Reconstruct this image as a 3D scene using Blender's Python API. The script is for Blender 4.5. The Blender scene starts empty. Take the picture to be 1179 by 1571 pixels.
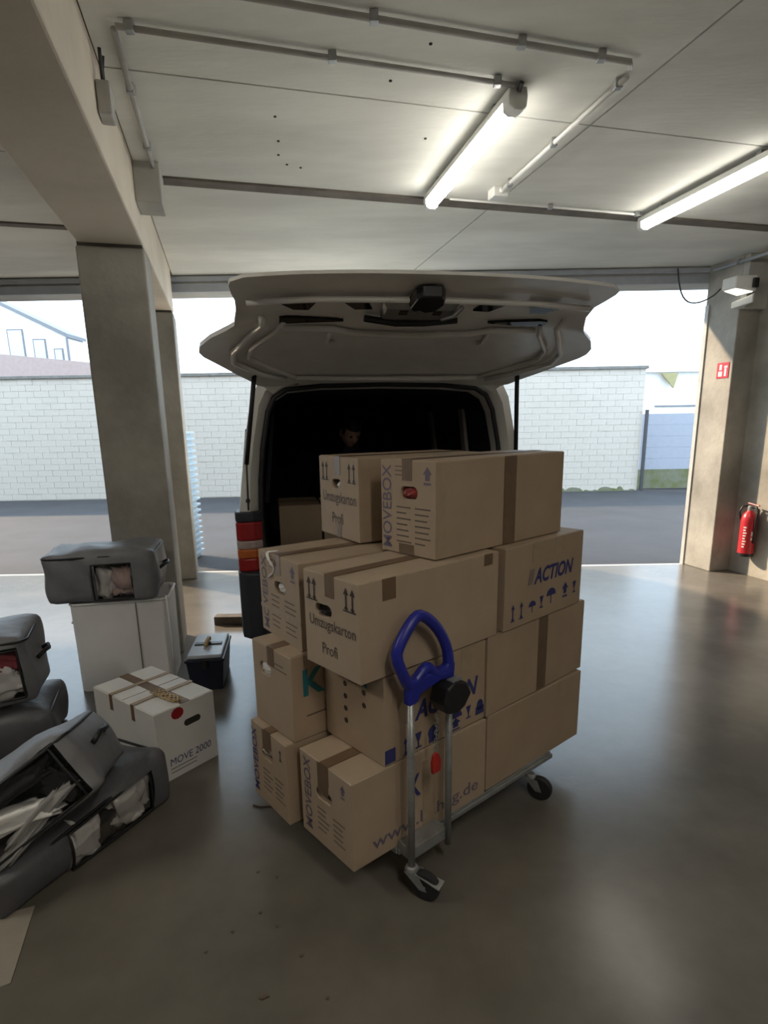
import bpy, bmesh, math, random
from mathutils import Vector, Matrix
random.seed(7)
S = bpy.context.scene
COL = S.collection
R = math.radians

# ------------------------------------------------------------------ camera
FPX, CYPX = 910.0, 865.0
cam_d = bpy.data.cameras.new('camera'); cam = bpy.data.objects.new('camera', cam_d); COL.objects.link(cam)
cam_d.sensor_fit = 'HORIZONTAL'; cam_d.sensor_width = 36.0
cam_d.lens = FPX / 1179.0 * 36.0
cam_d.shift_y = (CYPX - 785.5) / 1179.0
cam_d.clip_end = 300
_th, _ph = R(13.3), R(.96)
_F = Vector((0, math.cos(_th), -math.sin(_th))); _U0 = Vector((0, math.sin(_th), math.cos(_th))); _R0 = Vector((1, 0, 0))
_Rt = _R0 * math.cos(_ph) - _U0 * math.sin(_ph); _Up = _R0 * math.sin(_ph) + _U0 * math.cos(_ph)
_M = Matrix((_Rt, _Up, -_F)).transposed().to_4x4(); _M.translation = (0, 0, 1.70)
cam.matrix_world = _M
S.camera = cam

# ------------------------------------------------------------------ world, sun, exposure
W = bpy.data.worlds.new('sky'); S.world = W; W.use_nodes = True
_bg = W.node_tree.nodes['Background']; _bg.inputs[0].default_value = (.68, .85, 1.0, 1); _bg.inputs[1].default_value = 1.4
SUN_AZ, SUN_EL = -60.0, 29.0
sl = bpy.data.lights.new('sun', 'SUN'); sl.energy = 2.7; sl.angle = R(2.0); sl.color = (1, .78, .54)
sun = bpy.data.objects.new('sun', sl); COL.objects.link(sun)
sun.rotation_euler = Vector((math.sin(R(SUN_AZ)) * math.cos(R(SUN_EL)), math.cos(R(SUN_AZ)) * math.cos(R(SUN_EL)), math.sin(R(SUN_EL)))).to_track_quat('Z', 'Y').to_euler()
S.view_settings.view_transform = 'Standard'; S.view_settings.look = 'None'
S.view_settings.exposure = 1.5; S.view_settings.gamma = 1.0; S.view_settings.use_curve_mapping = False

# ------------------------------------------------------------------ helpers
def mat(name, color, rough=.6, metal=0., noise=0., nscale=8., color2=None, bump=0., bscale=60., spec=.5, detail=5, stretch=None, rvar=0.):
    m = bpy.data.materials.new(name); m.use_nodes = True
    nt = m.node_tree; b = nt.nodes['Principled BSDF']
    b.inputs['Base Color'].default_value = (*color, 1); b.inputs['Roughness'].default_value = rough
    b.inputs['Metallic'].default_value = metal; b.inputs['Specular IOR Level'].default_value = spec
    if noise or color2 or bump or rvar:
        tc = nt.nodes.new('ShaderNodeTexCoord'); mp = nt.nodes.new('ShaderNodeMapping'); nt.links.new(tc.outputs['Object'], mp.inputs[0])
        if stretch: mp.inputs['Scale'].default_value = stretch
    if noise or color2:
        n = nt.nodes.new('ShaderNodeTexNoise'); n.inputs['Scale'].default_value = nscale; n.inputs['Detail'].default_value = detail; n.inputs['Roughness'].default_value = .6
        nt.links.new(mp.outputs[0], n.inputs['Vector'])
        r = nt.nodes.new('ShaderNodeValToRGB'); c2 = color2 or tuple(c * (1 - noise) for c in color)
        r.color_ramp.elements[0].position = .35; r.color_ramp.elements[1].position = .65
        r.color_ramp.elements[0].color = (*c2, 1); r.color_ramp.elements[1].color = (*[min(1, c * (1 + noise * .3)) for c in color], 1)
        nt.links.new(n.outputs['Fac'], r.inputs[0]); nt.links.new(r.outputs[0], b.inputs['Base Color'])
        if rvar:
            mr = nt.nodes.new('ShaderNodeMapRange'); mr.inputs[1].default_value = .3; mr.inputs[2].default_value = .7
            mr.inputs[3].default_value = max(.02, rough - rvar); mr.inputs[4].default_value = rough + rvar
            nt.links.new(n.outputs['Fac'], mr.inputs[0]); nt.links.new(mr.outputs[0], b.inputs['Roughness'])
    if bump:
        n2 = nt.nodes.new('ShaderNodeTexNoise'); n2.inputs['Scale'].default_value = bscale; n2.inputs['Detail'].default_value = 4
        nt.links.new(mp.outputs[0], n2.inputs['Vector'])
        bp = nt.nodes.new('ShaderNodeBump'); bp.inputs['Strength'].default_value = bump; bp.inputs['Distance'].default_value = .01
        nt.links.new(n2.outputs['Fac'], bp.inputs['Height']); nt.links.new(bp.outputs[0], b.inputs['Normal'])
    return m

def emis(name, color, strength):
    m = bpy.data.materials.new(name); m.use_nodes = True; b = m.node_tree.nodes['Principled BSDF']
    b.inputs['Base Color'].default_value = (*color, 1); b.inputs['Emission Color'].default_value = (*color, 1); b.inputs['Emission Strength'].default_value = strength
    return m

def clear(name, tint=(1, 1, 1), gloss=.08, rough=.12, glossmax=.35):
    m = bpy.data.materials.new(name); m.use_nodes = True; nt = m.node_tree; nt.nodes.clear()
    o = nt.nodes.new('ShaderNodeOutputMaterial'); t = nt.nodes.new('ShaderNodeBsdfTransparent'); t.inputs[0].default_value = (*tint, 1)
    g = nt.nodes.new('ShaderNodeBsdfGlossy'); g.inputs['Roughness'].default_value = rough
    fr = nt.nodes.new('ShaderNodeFresnel'); fr.inputs[0].default_value = 1.45
    mr = nt.nodes.new('ShaderNodeMapRange'); mr.inputs[3].default_value = gloss; mr.inputs[4].default_value = glossmax
    mx = nt.nodes.new('ShaderNodeMixShader')
    nt.links.new(fr.outputs[0], mr.inputs[0]); nt.links.new(mr.outputs[0], mx.inputs[0]); nt.links.new(t.outputs[0], mx.inputs[1]); nt.links.new(g.outputs[0], mx.inputs[2]); nt.links.new(mx.outputs[0], o.inputs[0])
    return m

M = {}
M['concrete'] = mat('concrete', (.50, .49, .455), .85, noise=.22, nscale=1.3, bump=.25, bscale=25, stretch=(1, 1, 1))
M['concrete_ceiling'] = mat('concrete_ceiling', (.77, .77, .715), .8, noise=.14, nscale=1.3, bump=.15, bscale=20, stretch=(.6, 1.8, 1))
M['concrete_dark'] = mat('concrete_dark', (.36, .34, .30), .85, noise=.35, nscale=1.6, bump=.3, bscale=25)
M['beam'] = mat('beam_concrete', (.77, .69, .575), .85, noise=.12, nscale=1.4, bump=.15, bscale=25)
M['brown_joint'] = mat('brown_joint', (.17, .145, .12), .8, noise=.3, nscale=5)
M['joint'] = mat('joint_dark', (.12, .11, .10), .9, noise=.2)
M['floor'] = mat('garage_floor', (.165, .147, .125), .23, noise=.3, nscale=1.3, bump=.03, bscale=45, spec=.34)
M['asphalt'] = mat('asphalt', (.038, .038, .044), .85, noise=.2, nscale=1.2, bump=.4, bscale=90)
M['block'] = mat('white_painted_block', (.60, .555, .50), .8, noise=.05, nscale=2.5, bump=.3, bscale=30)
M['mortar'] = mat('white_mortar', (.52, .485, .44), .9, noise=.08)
M['coping'] = mat('wall_coping', (.22, .215, .20), .8, noise=.25)
M['moss'] = mat('mossy_concrete', (.20, .205, .16), .9, color2=(.14, .155, .06), nscale=4)
M['panel_blue'] = mat('pale_blue_panel', (.36, .385, .46), .5, noise=.05)
M['dark_metal'] = mat('dark_metal', (.07, .07, .075), .5, metal=.3, noise=.1)
M['zinc'] = mat('zinc_metal', (.40, .41, .41), .42, metal=.6, noise=.2, nscale=20)
M['pipe'] = mat('grey_conduit', (.47, .46, .44), .5, noise=.15, nscale=6)
M['rail'] = mat('bluegrey_rail', (.42, .45, .50), .5, metal=.2, noise=.1)
M['white_plastic'] = mat('white_plastic', (.75, .75, .72), .4, noise=.06)
M['card'] = mat('brown_cardboard', (.405, .305, .215), .75, noise=.07, nscale=5, bump=.06, bscale=120)
M['card2'] = mat('pale_brown_cardboard', (.43, .33, .24), .75, noise=.07, nscale=5, bump=.06, bscale=120)
M['card_white'] = mat('white_cardboard', (.70, .69, .67), .65, noise=.05, nscale=4)
M['sheet'] = mat('greyish_cardboard', (.33, .295, .25), .8, noise=.1)
M['tape'] = mat('brown_packing_tape', (.165, .105, .062), .45, noise=.12, nscale=20)
M['tape_tan'] = mat('tan_packing_tape', (.38, .29, .20), .5, noise=.1, nscale=20)
M['ink'] = mat('black_print', (.045, .035, .03), .7, noise=.05)
M['ink_blue'] = mat('navy_print', (.03, .035, .16), .7, noise=.05)
M['ink_purple'] = mat('faded_purple_print', (.15, .12, .17), .7, noise=.05)
M['ink_grey'] = mat('faded_grey_print', (.11, .085, .07), .7, noise=.05)
M['ink_teal'] = mat('teal_print', (.02, .16, .19), .7, noise=.05)
M['hole'] = mat('hole_dark', (.03, .025, .02), .9, noise=.1)
M['paper'] = mat('white_paper', (.72, .69, .66), .7, noise=.08)
M['red_item'] = mat('red_item', (.35, .05, .05), .5, noise=.3, nscale=30)
M['van'] = mat('van_paint', (.78, .77, .73), .28, noise=.03, spec=.6)
M['van_in'] = mat('tailgate_inner_paint', (.88, .86, .83), .28, noise=.06, spec=.6)
M['rubber'] = mat('black_rubber', (.018, .018, .02), .55, noise=.1)
M['bumper'] = mat('black_bumper_plastic', (.03, .033, .045), .5, noise=.1)
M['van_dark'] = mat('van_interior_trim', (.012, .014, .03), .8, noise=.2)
M['van_trim'] = mat('van_pillar_trim', (.34, .32, .31), .7, noise=.1)
M['glass_dark'] = mat('tinted_glass', (.01, .012, .015), .06, noise=.02)
M['lens_red'] = mat('red_lens', (.36, .02, .025), .18, noise=.15, nscale=30)
M['lens_amber'] = mat('amber_lens', (.55, .14, .03), .18, noise=.15, nscale=30)
M['lens_clear'] = mat('clear_lens', (.45, .36, .34), .18, noise=.15, nscale=30)
M['blue'] = mat('blue_plastic', (.018, .025, .30), .38, noise=.06)
M['black'] = mat('black_plastic', (.012, .012, .013), .4, noise=.1)
M['red'] = mat('red_paint', (.48, .025, .035), .3, noise=.06)
M['red_tag'] = mat('red_tag', (.42, .02, .015), .4, noise=.05)
M['sign_white'] = mat('sign_white', (.78, .74, .72), .5, noise=.05)
M['fabric'] = mat('grey_bag_fabric', (.21, .21, .225), .55, noise=.22, nscale=4, bump=.7, bscale=11, rvar=.1)
M['fabric_dark'] = mat('charcoal_bag_fabric', (.12, .12, .13), .5, noise=.22, nscale=4, bump=.7, bscale=11)
M['piping'] = mat('black_piping', (.012, .012, .014), .5, noise=.1)
M['window'] = clear('clear_vinyl', (.93, .93, .93), .06, .14, .5)
M['cloth_white'] = mat('white_cloth', (.82, .80, .78), .8, noise=.12, nscale=6, bump=.3, bscale=14)
M['cloth_pink'] = mat('pinkish_cloth', (.66, .48, .45), .8, noise=.15, nscale=6, bump=.3, bscale=14)
M['cloth_black'] = mat('black_cloth', (.018, .017, .02), .8, noise=.2, nscale=6, bump=.3, bscale=14)
M['cloth_grey'] = mat('grey_cloth', (.33, .32, .31), .8, noise=.15, nscale=6, bump=.3, bscale=14)
M['cloth_red'] = mat('red_cloth', (.32, .03, .05), .8, noise=.2, nscale=6)
M['hamper'] = mat('white_hamper_cloth', (.82, .80, .79), .75, noise=.07, nscale=3, bump=.1, bscale=12)
M['tool_lid'] = mat('grey_tool_lid', (.44, .47, .52), .35, noise=.12, nscale=10)
M['tool_body'] = mat('navy_tool_body', (.016, .018, .035), .4, noise=.1)
M['brass'] = mat('tan_clip', (.5, .34, .16), .4, noise=.2)
M['skin'] = mat('skin', (.42, .26, .21), .6, noise=.05)
M['hair'] = mat('dark_hair', (.012, .009, .008), .7, noise=.1)
M['jacket'] = mat('dark_blue_jacket', (.012, .014, .035), .8, noise=.2)
M['leaf'] = mat('dry_leaf', (.10, .07, .05), .8, noise=.2)
M['leaf_pale'] = mat('pale_scrap', (.55, .5, .38), .8, noise=.1)
M['roof_pink'] = mat('pinkish_roof', (.40, .32, .31), .8, noise=.08)
M['house'] = mat('pale_house_wall', (.95, .94, .92), .8, noise=.04)
M['house_trim'] = mat('grey_house_trim', (.20, .21, .23), .7, noise=.05)
M['pane'] = mat('pale_window_pane', (.55, .58, .62), .2, noise=.05)
M['yellow_trim'] = mat('yellowish_board', (.36, .32, .16), .7, noise=.08)
M['crate'] = mat('pale_blue_crate', (.40, .52, .62), .4, noise=.06)
M['wood'] = mat('grey_wood', (.13, .115, .10), .8, noise=.3, nscale=6)
M['fill_tube'] = emis('fill_fluorescent_tube', (1.0, .94, .82), 21.0)  # stronger glow, only for the added fill lamps out of view
M['tube_dim'] = emis('dimmed_fluorescent_tube', (1.0, .95, .86), 8.0)  # lamps in view, turned down to soften hot spots and floor glare
M['lens_light'] = emis('flood_glass', (1, .95, .8), .6)

class MB:
    def __init__(s): s.v = []; s.f = []
    def add(s, vs, fs):
        o = len(s.v); s.v += [tuple(v) for v in vs]; s.f += [tuple(i + o for i in f) for f in fs]; return s
    def box(s, x0, x1, y0, y1, z0, z1):
        return s.add([(x0,y0,z0),(x1,y0,z0),(x1,y1,z0),(x0,y1,z0),(x0,y0,z1),(x1,y0,z1),(x1,y1,z1),(x0,y1,z1)], [(0,3,2,1),(4,5,6,7),(0,1,5,4),(1,2,6,5),(2,3,7,6),(3,0,4,7)])
    def prism(s, poly, z0, z1, fn=None):
        # poly (x,y) counter-clockwise, extruded along z; fn maps point
        n = len(poly); a = sum(poly[i][0]*poly[(i+1)%n][1]-poly[(i+1)%n][0]*poly[i][1] for i in range(n))
        if a < 0: poly = poly[::-1]
        vs = [(p[0], p[1], z0) for p in poly] + [(p[0], p[1], z1) for p in poly]
        if fn: vs = [fn(v) for v in vs]
        return s.add(vs, [tuple(range(n))[::-1], tuple(range(n, 2*n))] + [(i, (i+1) % n, n + (i+1) % n, n + i) for i in range(n)])
    def tube(s, pts, r, n=8, cap=True, closed=False):
        pts = [Vector(p) for p in pts]; rings = []; up = None; m = len(pts)
        rr = r if isinstance(r, (list, tuple)) else [r] * m
        for i, p in enumerate(pts):
            if closed: d = (pts[(i+1) % m] - pts[i-1])
            else: d = (pts[min(i+1, m-1)] - pts[max(i-1, 0)])
            d.normalize()
            if up is None:
                up = Vector((0, 0, 1)) if abs(d.z) < .9 else Vector((1, 0, 0))
            a = d.cross(up)
            if a.length < 1e-4: a = d.cross(Vector((.3, .9, .2)))
            a.normalize(); b = a.cross(d).normalized(); up = b
            rings.append([p + (a * math.cos(2*math.pi*k/n) + b * math.sin(2*math.pi*k/n)) * rr[i] for k in range(n)])
        vs = [v for rg in rings for v in rg]; fs = []
        for i in range(m if closed else m - 1):
            j = (i + 1) % m
            for k in range(n):
                fs.append((i*n + k, i*n + (k+1) % n, j*n + (k+1) % n, j*n + k))
        if cap and not closed: fs += [tuple(range(n))[::-1], tuple((m-1)*n + k for k in range(n))]
        return s.add(vs, fs)
    def lathe(s, prof, n=24, axis='z', o=(0, 0, 0)):
        vs = []; fs = []; m = len(prof)
        for r_, h in prof:
            for k in range(n):
                a = 2*math.pi*k/n; c, d = r_*math.cos(a), r_*math.sin(a)
                p = {'z': (c, d, h), 'x': (h, c, d), 'y': (d, h, c)}[axis]
                vs.append((p[0]+o[0], p[1]+o[1], p[2]+o[2]))
        for i in range(m-1):
            for k in range(n): fs.append((i*n+k, i*n+(k+1) % n, (i+1)*n+(k+1) % n, (i+1)*n+k))
        fs += [tuple(range(n))[::-1], tuple((m-1)*n+k for k in range(n))]
        return s.add(vs, fs)
    def mesh(s, name, m, smooth=False):
        me = bpy.data.meshes.new(name); me.from_pydata(s.v, [], s.f); me.materials.append(M[m] if isinstance(m, str) else m)
        bm = bmesh.new(); bm.from_mesh(me); bmesh.ops.recalc_face_normals(bm, faces=bm.faces); bm.to_mesh(me); bm.free()
        if smooth:
            me.polygons.foreach_set('use_smooth', [True] * len(me.polygons))
        me.update(); return me
    def build(s, name, m, parent=None, bevel=0., smooth=False, seg=2):
        o = bpy.data.objects.new(name, s.mesh(name, m, smooth)); COL.objects.link(o); o.parent = parent
        if bevel:
            b = o.modifiers.new('bevel', 'BEVEL'); b.width = bevel; b.segments = seg; b.limit_method = 'ANGLE'; b.angle_limit = R(40)
        return o

def smooth_auto(o, ang=35):
    me = o.data; me.polygons.foreach_set('use_smooth', [True] * len(me.polygons))
    try: me.set_sharp_from_angle(angle=R(ang))
    except Exception: pass
    return o
def thing(name, label, cat, loc=(0, 0, 0), rotz=0., group=None, rot=None):
    o = bpy.data.objects.new(name, None); COL.objects.link(o); o.empty_display_size = .1
    o.location = loc; o.rotation_euler = rot if rot else (0, 0, rotz)
    o['label'] = label; o['category'] = cat
    if group: o['group'] = group
    return o
def tag(o, label, cat, group=None):
    o['label'] = label; o['category'] = cat
    if group: o['group'] = group
    return o
def struct(o, label=None):
    o['kind'] = 'structure'
    if label: o['label'] = label
    return o
_tc = {}
def text_geo(body, size=1., shear=0., fat=0., align='LEFT'):
    key = (body, shear, fat, align)
    if key not in _tc:
        c = bpy.data.curves.new('t', 'FONT'); c.body = body; c.size = 1.; c.shear = shear; c.offset = fat; c.align_x = align; c.resolution_u = 3
        o = bpy.data.objects.new('t', c); COL.objects.link(o)
        dg = bpy.context.evaluated_depsgraph_get(); me = bpy.data.meshes.new_from_object(o.evaluated_get(dg))
        _tc[key] = ([tuple(v.co) for v in me.vertices], [tuple(p.vertices) for p in me.polygons])
        bpy.data.objects.remove(o); bpy.data.curves.remove(c); bpy.data.meshes.remove(me)
    vs, fs = _tc[key]
    return [(v[0]*size, v[1]*size) for v in vs], fs
for _b, _s, _f in (('Umzugskarton', 0, .0), ('Profi', 0, .0), ('MOVEBOX', 0, .008), ('ACTION', .25, .035), ('K', 0, .03), ('www.bahag.de', 0, .01), ('MOVE 2000', .1, .0)):
    text_geo(_b, 1, _s, _f)
def text_w(body, shear=0., fat=0.):
    vs, _ = text_geo(body, 1., shear, fat); return min(v[0] for v in vs), max(v[0] for v in vs)

# building axes: the garage grid is turned 14.5 degrees against its open front
GA = R(14.5); G1 = Vector((math.cos(GA), math.sin(GA), 0)); G2 = Vector((-math.sin(GA), math.cos(GA), 0))
def G(a, b, z=0.): v = G1 * a + G2 * b; return (v.x, v.y, z)
YF = 7.0                                         # inner face of the open front
ZC = 3.30                                        # ceiling height
def clip(poly, fn):
    out = []
    for i in range(len(poly)):
        p, q = poly[i], poly[(i+1) % len(poly)]; a, b = fn(p), fn(q)
        if a >= 0: out.append(p)
        if (a >= 0) != (b >= 0):
            t = a / (a - b); out.append((p[0] + (q[0]-p[0])*t, p[1] + (q[1]-p[1])*t))
    return out
def garea(a0, a1, b0, b1):
    p = [G(a0, b0)[:2], G(a1, b0)[:2], G(a1, b1)[:2], G(a0, b1)[:2]]
    return clip(p, lambda q: YF - q[1])

# ------------------------------------------------------------------ structure
fl = MB(); fl.prism([(-14, -9), (9, -9), (9, 6.9), (-14, 6.9)], -.3, 0); struct(fl.build('floor', 'floor'), 'smooth grey-brown concrete garage floor')
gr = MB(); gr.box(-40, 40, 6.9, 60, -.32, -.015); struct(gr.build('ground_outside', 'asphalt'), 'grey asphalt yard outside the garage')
th = MB(); th.box(-14, 9, 6.9, 6.98, -.3, -.004); struct(th.build('trim_1', 'concrete'), 'pale concrete threshold between floor and asphalt')
# ceiling: recessed backing plus separate cast panels
cb = MB(); cb.prism([(-14, -9), (9, -9), (9, 7.3), (-14, 7.3)], ZC + .03, ZC + .25)
ceil = struct(cb.build('ceiling', 'joint'), 'pale concrete garage ceiling cast in panels')
def panels(a_list, b_list, gap=.006):
    for i in range(len(a_list) - 1):
        for j in range(len(b_list) - 1):
            p = garea(a_list[i] + gap, a_list[i+1] - gap, b_list[j] + gap, b_list[j+1] - gap)
            if len(p) >= 3:
                MB().prism(p, ZC, ZC + .04).build('ceiling_panel', 'concrete_ceiling', ceil)
panels([-.43, 2.1, 5.7, 9.5], [-11, -2.2, .6, 3.36])
panels([-.43, 2.1, 5.7, 9.5], [3.36, 4.58])
panels([-.43, 2.1, 5.7, 9.5], [4.70, 9.5])
panels([-13, -6, -.84], [-11, -2.2, .6, 3.36, 4.40, 5.76])
panels([-13, -6, -.84], [5.85, 11])
for a0, a1, b0, b1 in ((-.43, 9, 4.58, 4.70), (-13, -.84, 5.76, 5.85)):
    MB().prism(garea(a0, a1, b0, b1), ZC - .012, ZC + .035).build('joint_strip', 'brown_joint', ceil)
# lintel along the open front
li = MB(); li.box(-14, 9, YF, YF + .32, 3.13, 3.55); lo = struct(li.build('trim_2', 'concrete'), 'concrete lintel across the open garage front')
MB().box(-14, 4.0, YF - .035, YF, 3.235, 3.285).build('cable_rail', 'rail', lo, .004)
MB().box(-14, 4.0, YF - .02, YF, 3.13, 3.215).build('fascia_strip', 'rail', lo, .003)
up_ = MB(); up_.box(-14, 9, YF, YF + .35, 3.55, 6.0); struct(up_.build('wall_upper_front', 'concrete'))
# walls that close the garage out of frame
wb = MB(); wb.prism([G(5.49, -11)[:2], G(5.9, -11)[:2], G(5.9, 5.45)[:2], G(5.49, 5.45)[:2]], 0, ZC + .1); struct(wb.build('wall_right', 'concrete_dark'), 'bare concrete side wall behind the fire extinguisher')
bk = MB(); bk.box(-14, 9, -7.2, -7, 0, 3.5); struct(bk.build('wall_back', 'concrete_dark'))
lw = MB(); lw.box(-14.2, -14, -9, 7.3, 0, 3.5); struct(lw.build('wall_left', 'concrete_dark'))
# beam and columns
bm_ = MB(); bm_.prism([G(-.84, -8)[:2], G(-.43, -8)[:2], G(-.43, 7.1)[:2], G(-.84, 7.1)[:2]], 2.88, ZC + .02)
struct(bm_.build('concrete_beam', 'beam', None, .012), 'pale concrete beam running from camera over both left columns')
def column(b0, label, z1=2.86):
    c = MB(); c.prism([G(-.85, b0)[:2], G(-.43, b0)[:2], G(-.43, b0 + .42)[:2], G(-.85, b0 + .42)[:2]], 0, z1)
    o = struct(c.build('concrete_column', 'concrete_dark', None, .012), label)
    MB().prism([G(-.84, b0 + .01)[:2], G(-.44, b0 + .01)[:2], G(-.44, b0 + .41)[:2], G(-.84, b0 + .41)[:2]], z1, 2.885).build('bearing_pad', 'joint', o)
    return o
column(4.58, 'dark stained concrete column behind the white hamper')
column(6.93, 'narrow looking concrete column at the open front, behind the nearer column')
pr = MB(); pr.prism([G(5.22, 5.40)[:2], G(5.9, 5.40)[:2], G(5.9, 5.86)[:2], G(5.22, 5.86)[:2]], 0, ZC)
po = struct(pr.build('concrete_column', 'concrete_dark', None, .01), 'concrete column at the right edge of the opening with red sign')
MB().prism([G(5.225, 5.33)[:2], G(5.95, 5.33)[:2], G(5.95, 5.42)[:2], G(5.225, 5.42)[:2]], 2.785, ZC).build('corbel', 'concrete', po, .006)
MB().prism([G(5.205, 5.80)[:2], G(5.22, 5.80)[:2], G(5.22, 5.85)[:2], G(5.205, 5.85)[:2]], 0, 2.9).build('edge_strip', 'pipe', po)
cbk = MB(); cbk.prism([G(-.43, 4.36)[:2], G(-.27, 4.36)[:2], G(-.27, 4.62)[:2], G(-.43, 4.62)[:2]], 3.07, ZC)
struct(cbk.build('concrete_bracket', 'concrete', None, .008), 'small concrete bracket block on the beam under the ceiling')

# ------------------------------------------------------------------ outside: block wall
WY = 14.68; bw, bh = .36, .1445
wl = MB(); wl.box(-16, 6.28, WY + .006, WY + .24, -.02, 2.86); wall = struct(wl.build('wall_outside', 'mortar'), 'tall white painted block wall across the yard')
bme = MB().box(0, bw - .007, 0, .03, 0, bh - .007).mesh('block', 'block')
rest = MB(); nb = 0
for r_ in range(20):
    x = -16 + (bw/2 if r_ % 2 else 0)
    while x < 6.28 - .05:
        w_ = min(bw, 6.28 - x); z = r_ * (bh - .001)
        px = 589.5 + 910 * (x + .2) / WY
        vis = (-25 < px < 165) or (300 < px < 385) or (790 < px < 985)
        dy = random.uniform(-.003, .003)
        if vis and nb < 296 and w_ > .34:
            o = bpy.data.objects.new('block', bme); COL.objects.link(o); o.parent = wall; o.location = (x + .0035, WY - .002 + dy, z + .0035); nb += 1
        else:
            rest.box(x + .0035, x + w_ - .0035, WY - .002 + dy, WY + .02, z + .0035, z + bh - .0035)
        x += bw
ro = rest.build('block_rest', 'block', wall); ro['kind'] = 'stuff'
MB().box(-16, 6.33, WY - .05, WY + .30, 2.86, 2.93).build('coping', 'coping', wall, .008)
ms = MB()
for i in range(46):
    x = random.uniform(3.1, 6.2); big = 1.7 if (4.4 < x < 5.0 or 5.3 < x < 5.9) else .8
    w_ = random.uniform(.04, .14) * big; h = random.uniform(.02, .075) * big
    ms.prism([(x + w_ * math.cos(math.pi * k / 7), -.018 + h * math.sin(math.pi * k / 7)) for k in range(8)], WY - .012 - random.uniform(0, .006), WY + .005, lambda v: (v[0], v[2], v[1]))
_ms = ms.build('moss_patch', 'moss', wall); _ms['kind'] = 'stuff'
# fence right of it
fn = thing('panel_fence', 'pale blue horizontal panel fence beside the white block wall', 'fence', (0, 15.0, 0))
for k in range(5): MB().box(6.42, 9.5, 0, .04, .47 + k * .272, .47 + k * .272 + .2715).build('fence_panel', 'panel_blue', fn, .006)
MB().box(6.32, 6.39, -.42, -.36, 0, 1.92).build('fence_post', 'dark_metal', fn, .004)
MB().box(6.41, 9.5, -.02, .1, 0, .47).build('concrete_base', 'moss', fn)
# houses
def house_a():
    h = thing('house', 'pale gabled house with three windows beyond the wall', 'house', (-16.4, 30, 0))
    w = MB(); poly = [(-4, 0), (1.47, 0), (1.47, 5.95), (-1.45, 7.40), (-4, 8.6)]
    w.prism(poly, 0, 1.6, lambda v: (v[0], v[2], v[1])); w.build('wall', 'house', h)
    rf = MB(); rf.prism([(-4, 8.6), (-1.45, 7.42), (1.47, 5.97), (1.60, 5.92), (1.60, 6.08), (-4, 8.82)], -.15, 1.7, lambda v: (v[0], v[2], v[1])); rf.build('roof', 'house_trim', h)
    MB().tube([(1.52, -.1, 5.9), (1.52, -.1, 0)], .06).build('downpipe', 'house_trim', h)
    for x0, x1, z1 in ((-1.32, -.55, 6.34), (-.15, .47, 5.89), (.8, 1.25, 5.45)):
        f_ = MB().box(x0, x1, -.05, .02, 4.2, z1).build('window', 'house_trim', h)
        MB().box(x0 + .06, x1 - .06, -.07, -.05, 4.25, z1 - .06).build('pane', 'pane', f_)
house_a()
rr = thing('low_roof', 'pinkish low roof just above the white wall at left', 'roof', (0, 19, 0))
MB().prism([(-22, 5.0), (-11.5, 3.94), (-8.6, 3.63), (-7.6, 3.52), (-7.6, 3.25), (-22, 3.25)], 0, 3, lambda v: (v[0], v[2], v[1])).build('roof_edge', 'roof_pink', rr)
MB().prism([(-22, 3.3), (-7.8, 3.25), (-7.8, 0), (-22, 0)], .15, 2.9, lambda v: (v[0], v[2], v[1])).build('wall', 'house_trim', rr)
hb = thing('house', 'bright white building beyond the panel fence', 'house', (12, 26, 0))
MB().box(-2.2, 9, 0, 8, 0, 3.6).build('wall', 'house', hb)
MB().box(-2.4, 9, -.25, 8, 3.6, 3.7).build('eaves', 'house', hb)
MB().prism([(-.35, 3.55), (.35, 3.55), (.2, 2.95)], -.3, -.2, lambda v: (v[0], v[2], v[1])).build('gable_board', 'yellow_trim', hb)
MB().box(-.4, 9, -.06, 0, 2.2, 2.26).build('ledge', 'house_trim', hb)
# stacked crates behind the far column
for k in range(21):
    c = MB(); z = k * .078; c.box(-2.77, -2.49, 7.55, 7.95, z, z + .012); c.box(-2.80, -2.46, 7.52, 7.98, z + .055, z + .078); c.box(-2.76, -2.50, 7.56, 7.94, z, z + .06)
    tag(c.build('crate', 'crate', None), 'pale blue crate in the tall stack behind the far column', 'crate', 'stacked pale blue crates')

# ------------------------------------------------------------------ van
VA = R(10.5)
van = thing('van', 'pale grey delivery van with raised tailgate, rear end toward the garage', 'van', (.022, 3.92, 0), VA)
prof = [(.92, .34), (.955, .58), (.97, .90), (.955, 1.12), (.925, 1.35), (.885, 1.62), (.835, 1.86), (.79, 1.945), (.70, 1.985), (.45, 2.005), (0, 2.01)]
full = [(-x, z) for x, z in prof] + [(x, z) for x, z in prof[-2::-1]]      # left bottom over roof to right bottom
nP = len(full)
stat = [(0., 1., 1., 0), (.05, 1.004, 1.0, 0), (1.5, 1.01, 1.0, 0), (3.3, 1.0, .995, 0), (3.75, .99, .93, 0), (4.35, .97, .60, 0), (4.75, .93, .53, 0), (4.88, .85, .46, 0)]
vs = []; fs = []
for y, kx, kz, _ in stat:
    for x, z in full:
        zz = .34 + (z - .34) * kz if z > .34 else z
        vs.append((x * kx, y, zz))
for i in range(len(stat) - 1):
    for k in range(nP - 1): fs.append((i*nP + k, i*nP + k + 1, (i+1)*nP + k + 1, (i+1)*nP + k))
fs.append(tuple(range((len(stat)-1)*nP, len(stat)*nP)))
shell = MB(); shell.add(vs, fs); smooth_auto(shell.build('body_shell', 'van', van), 50)
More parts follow.
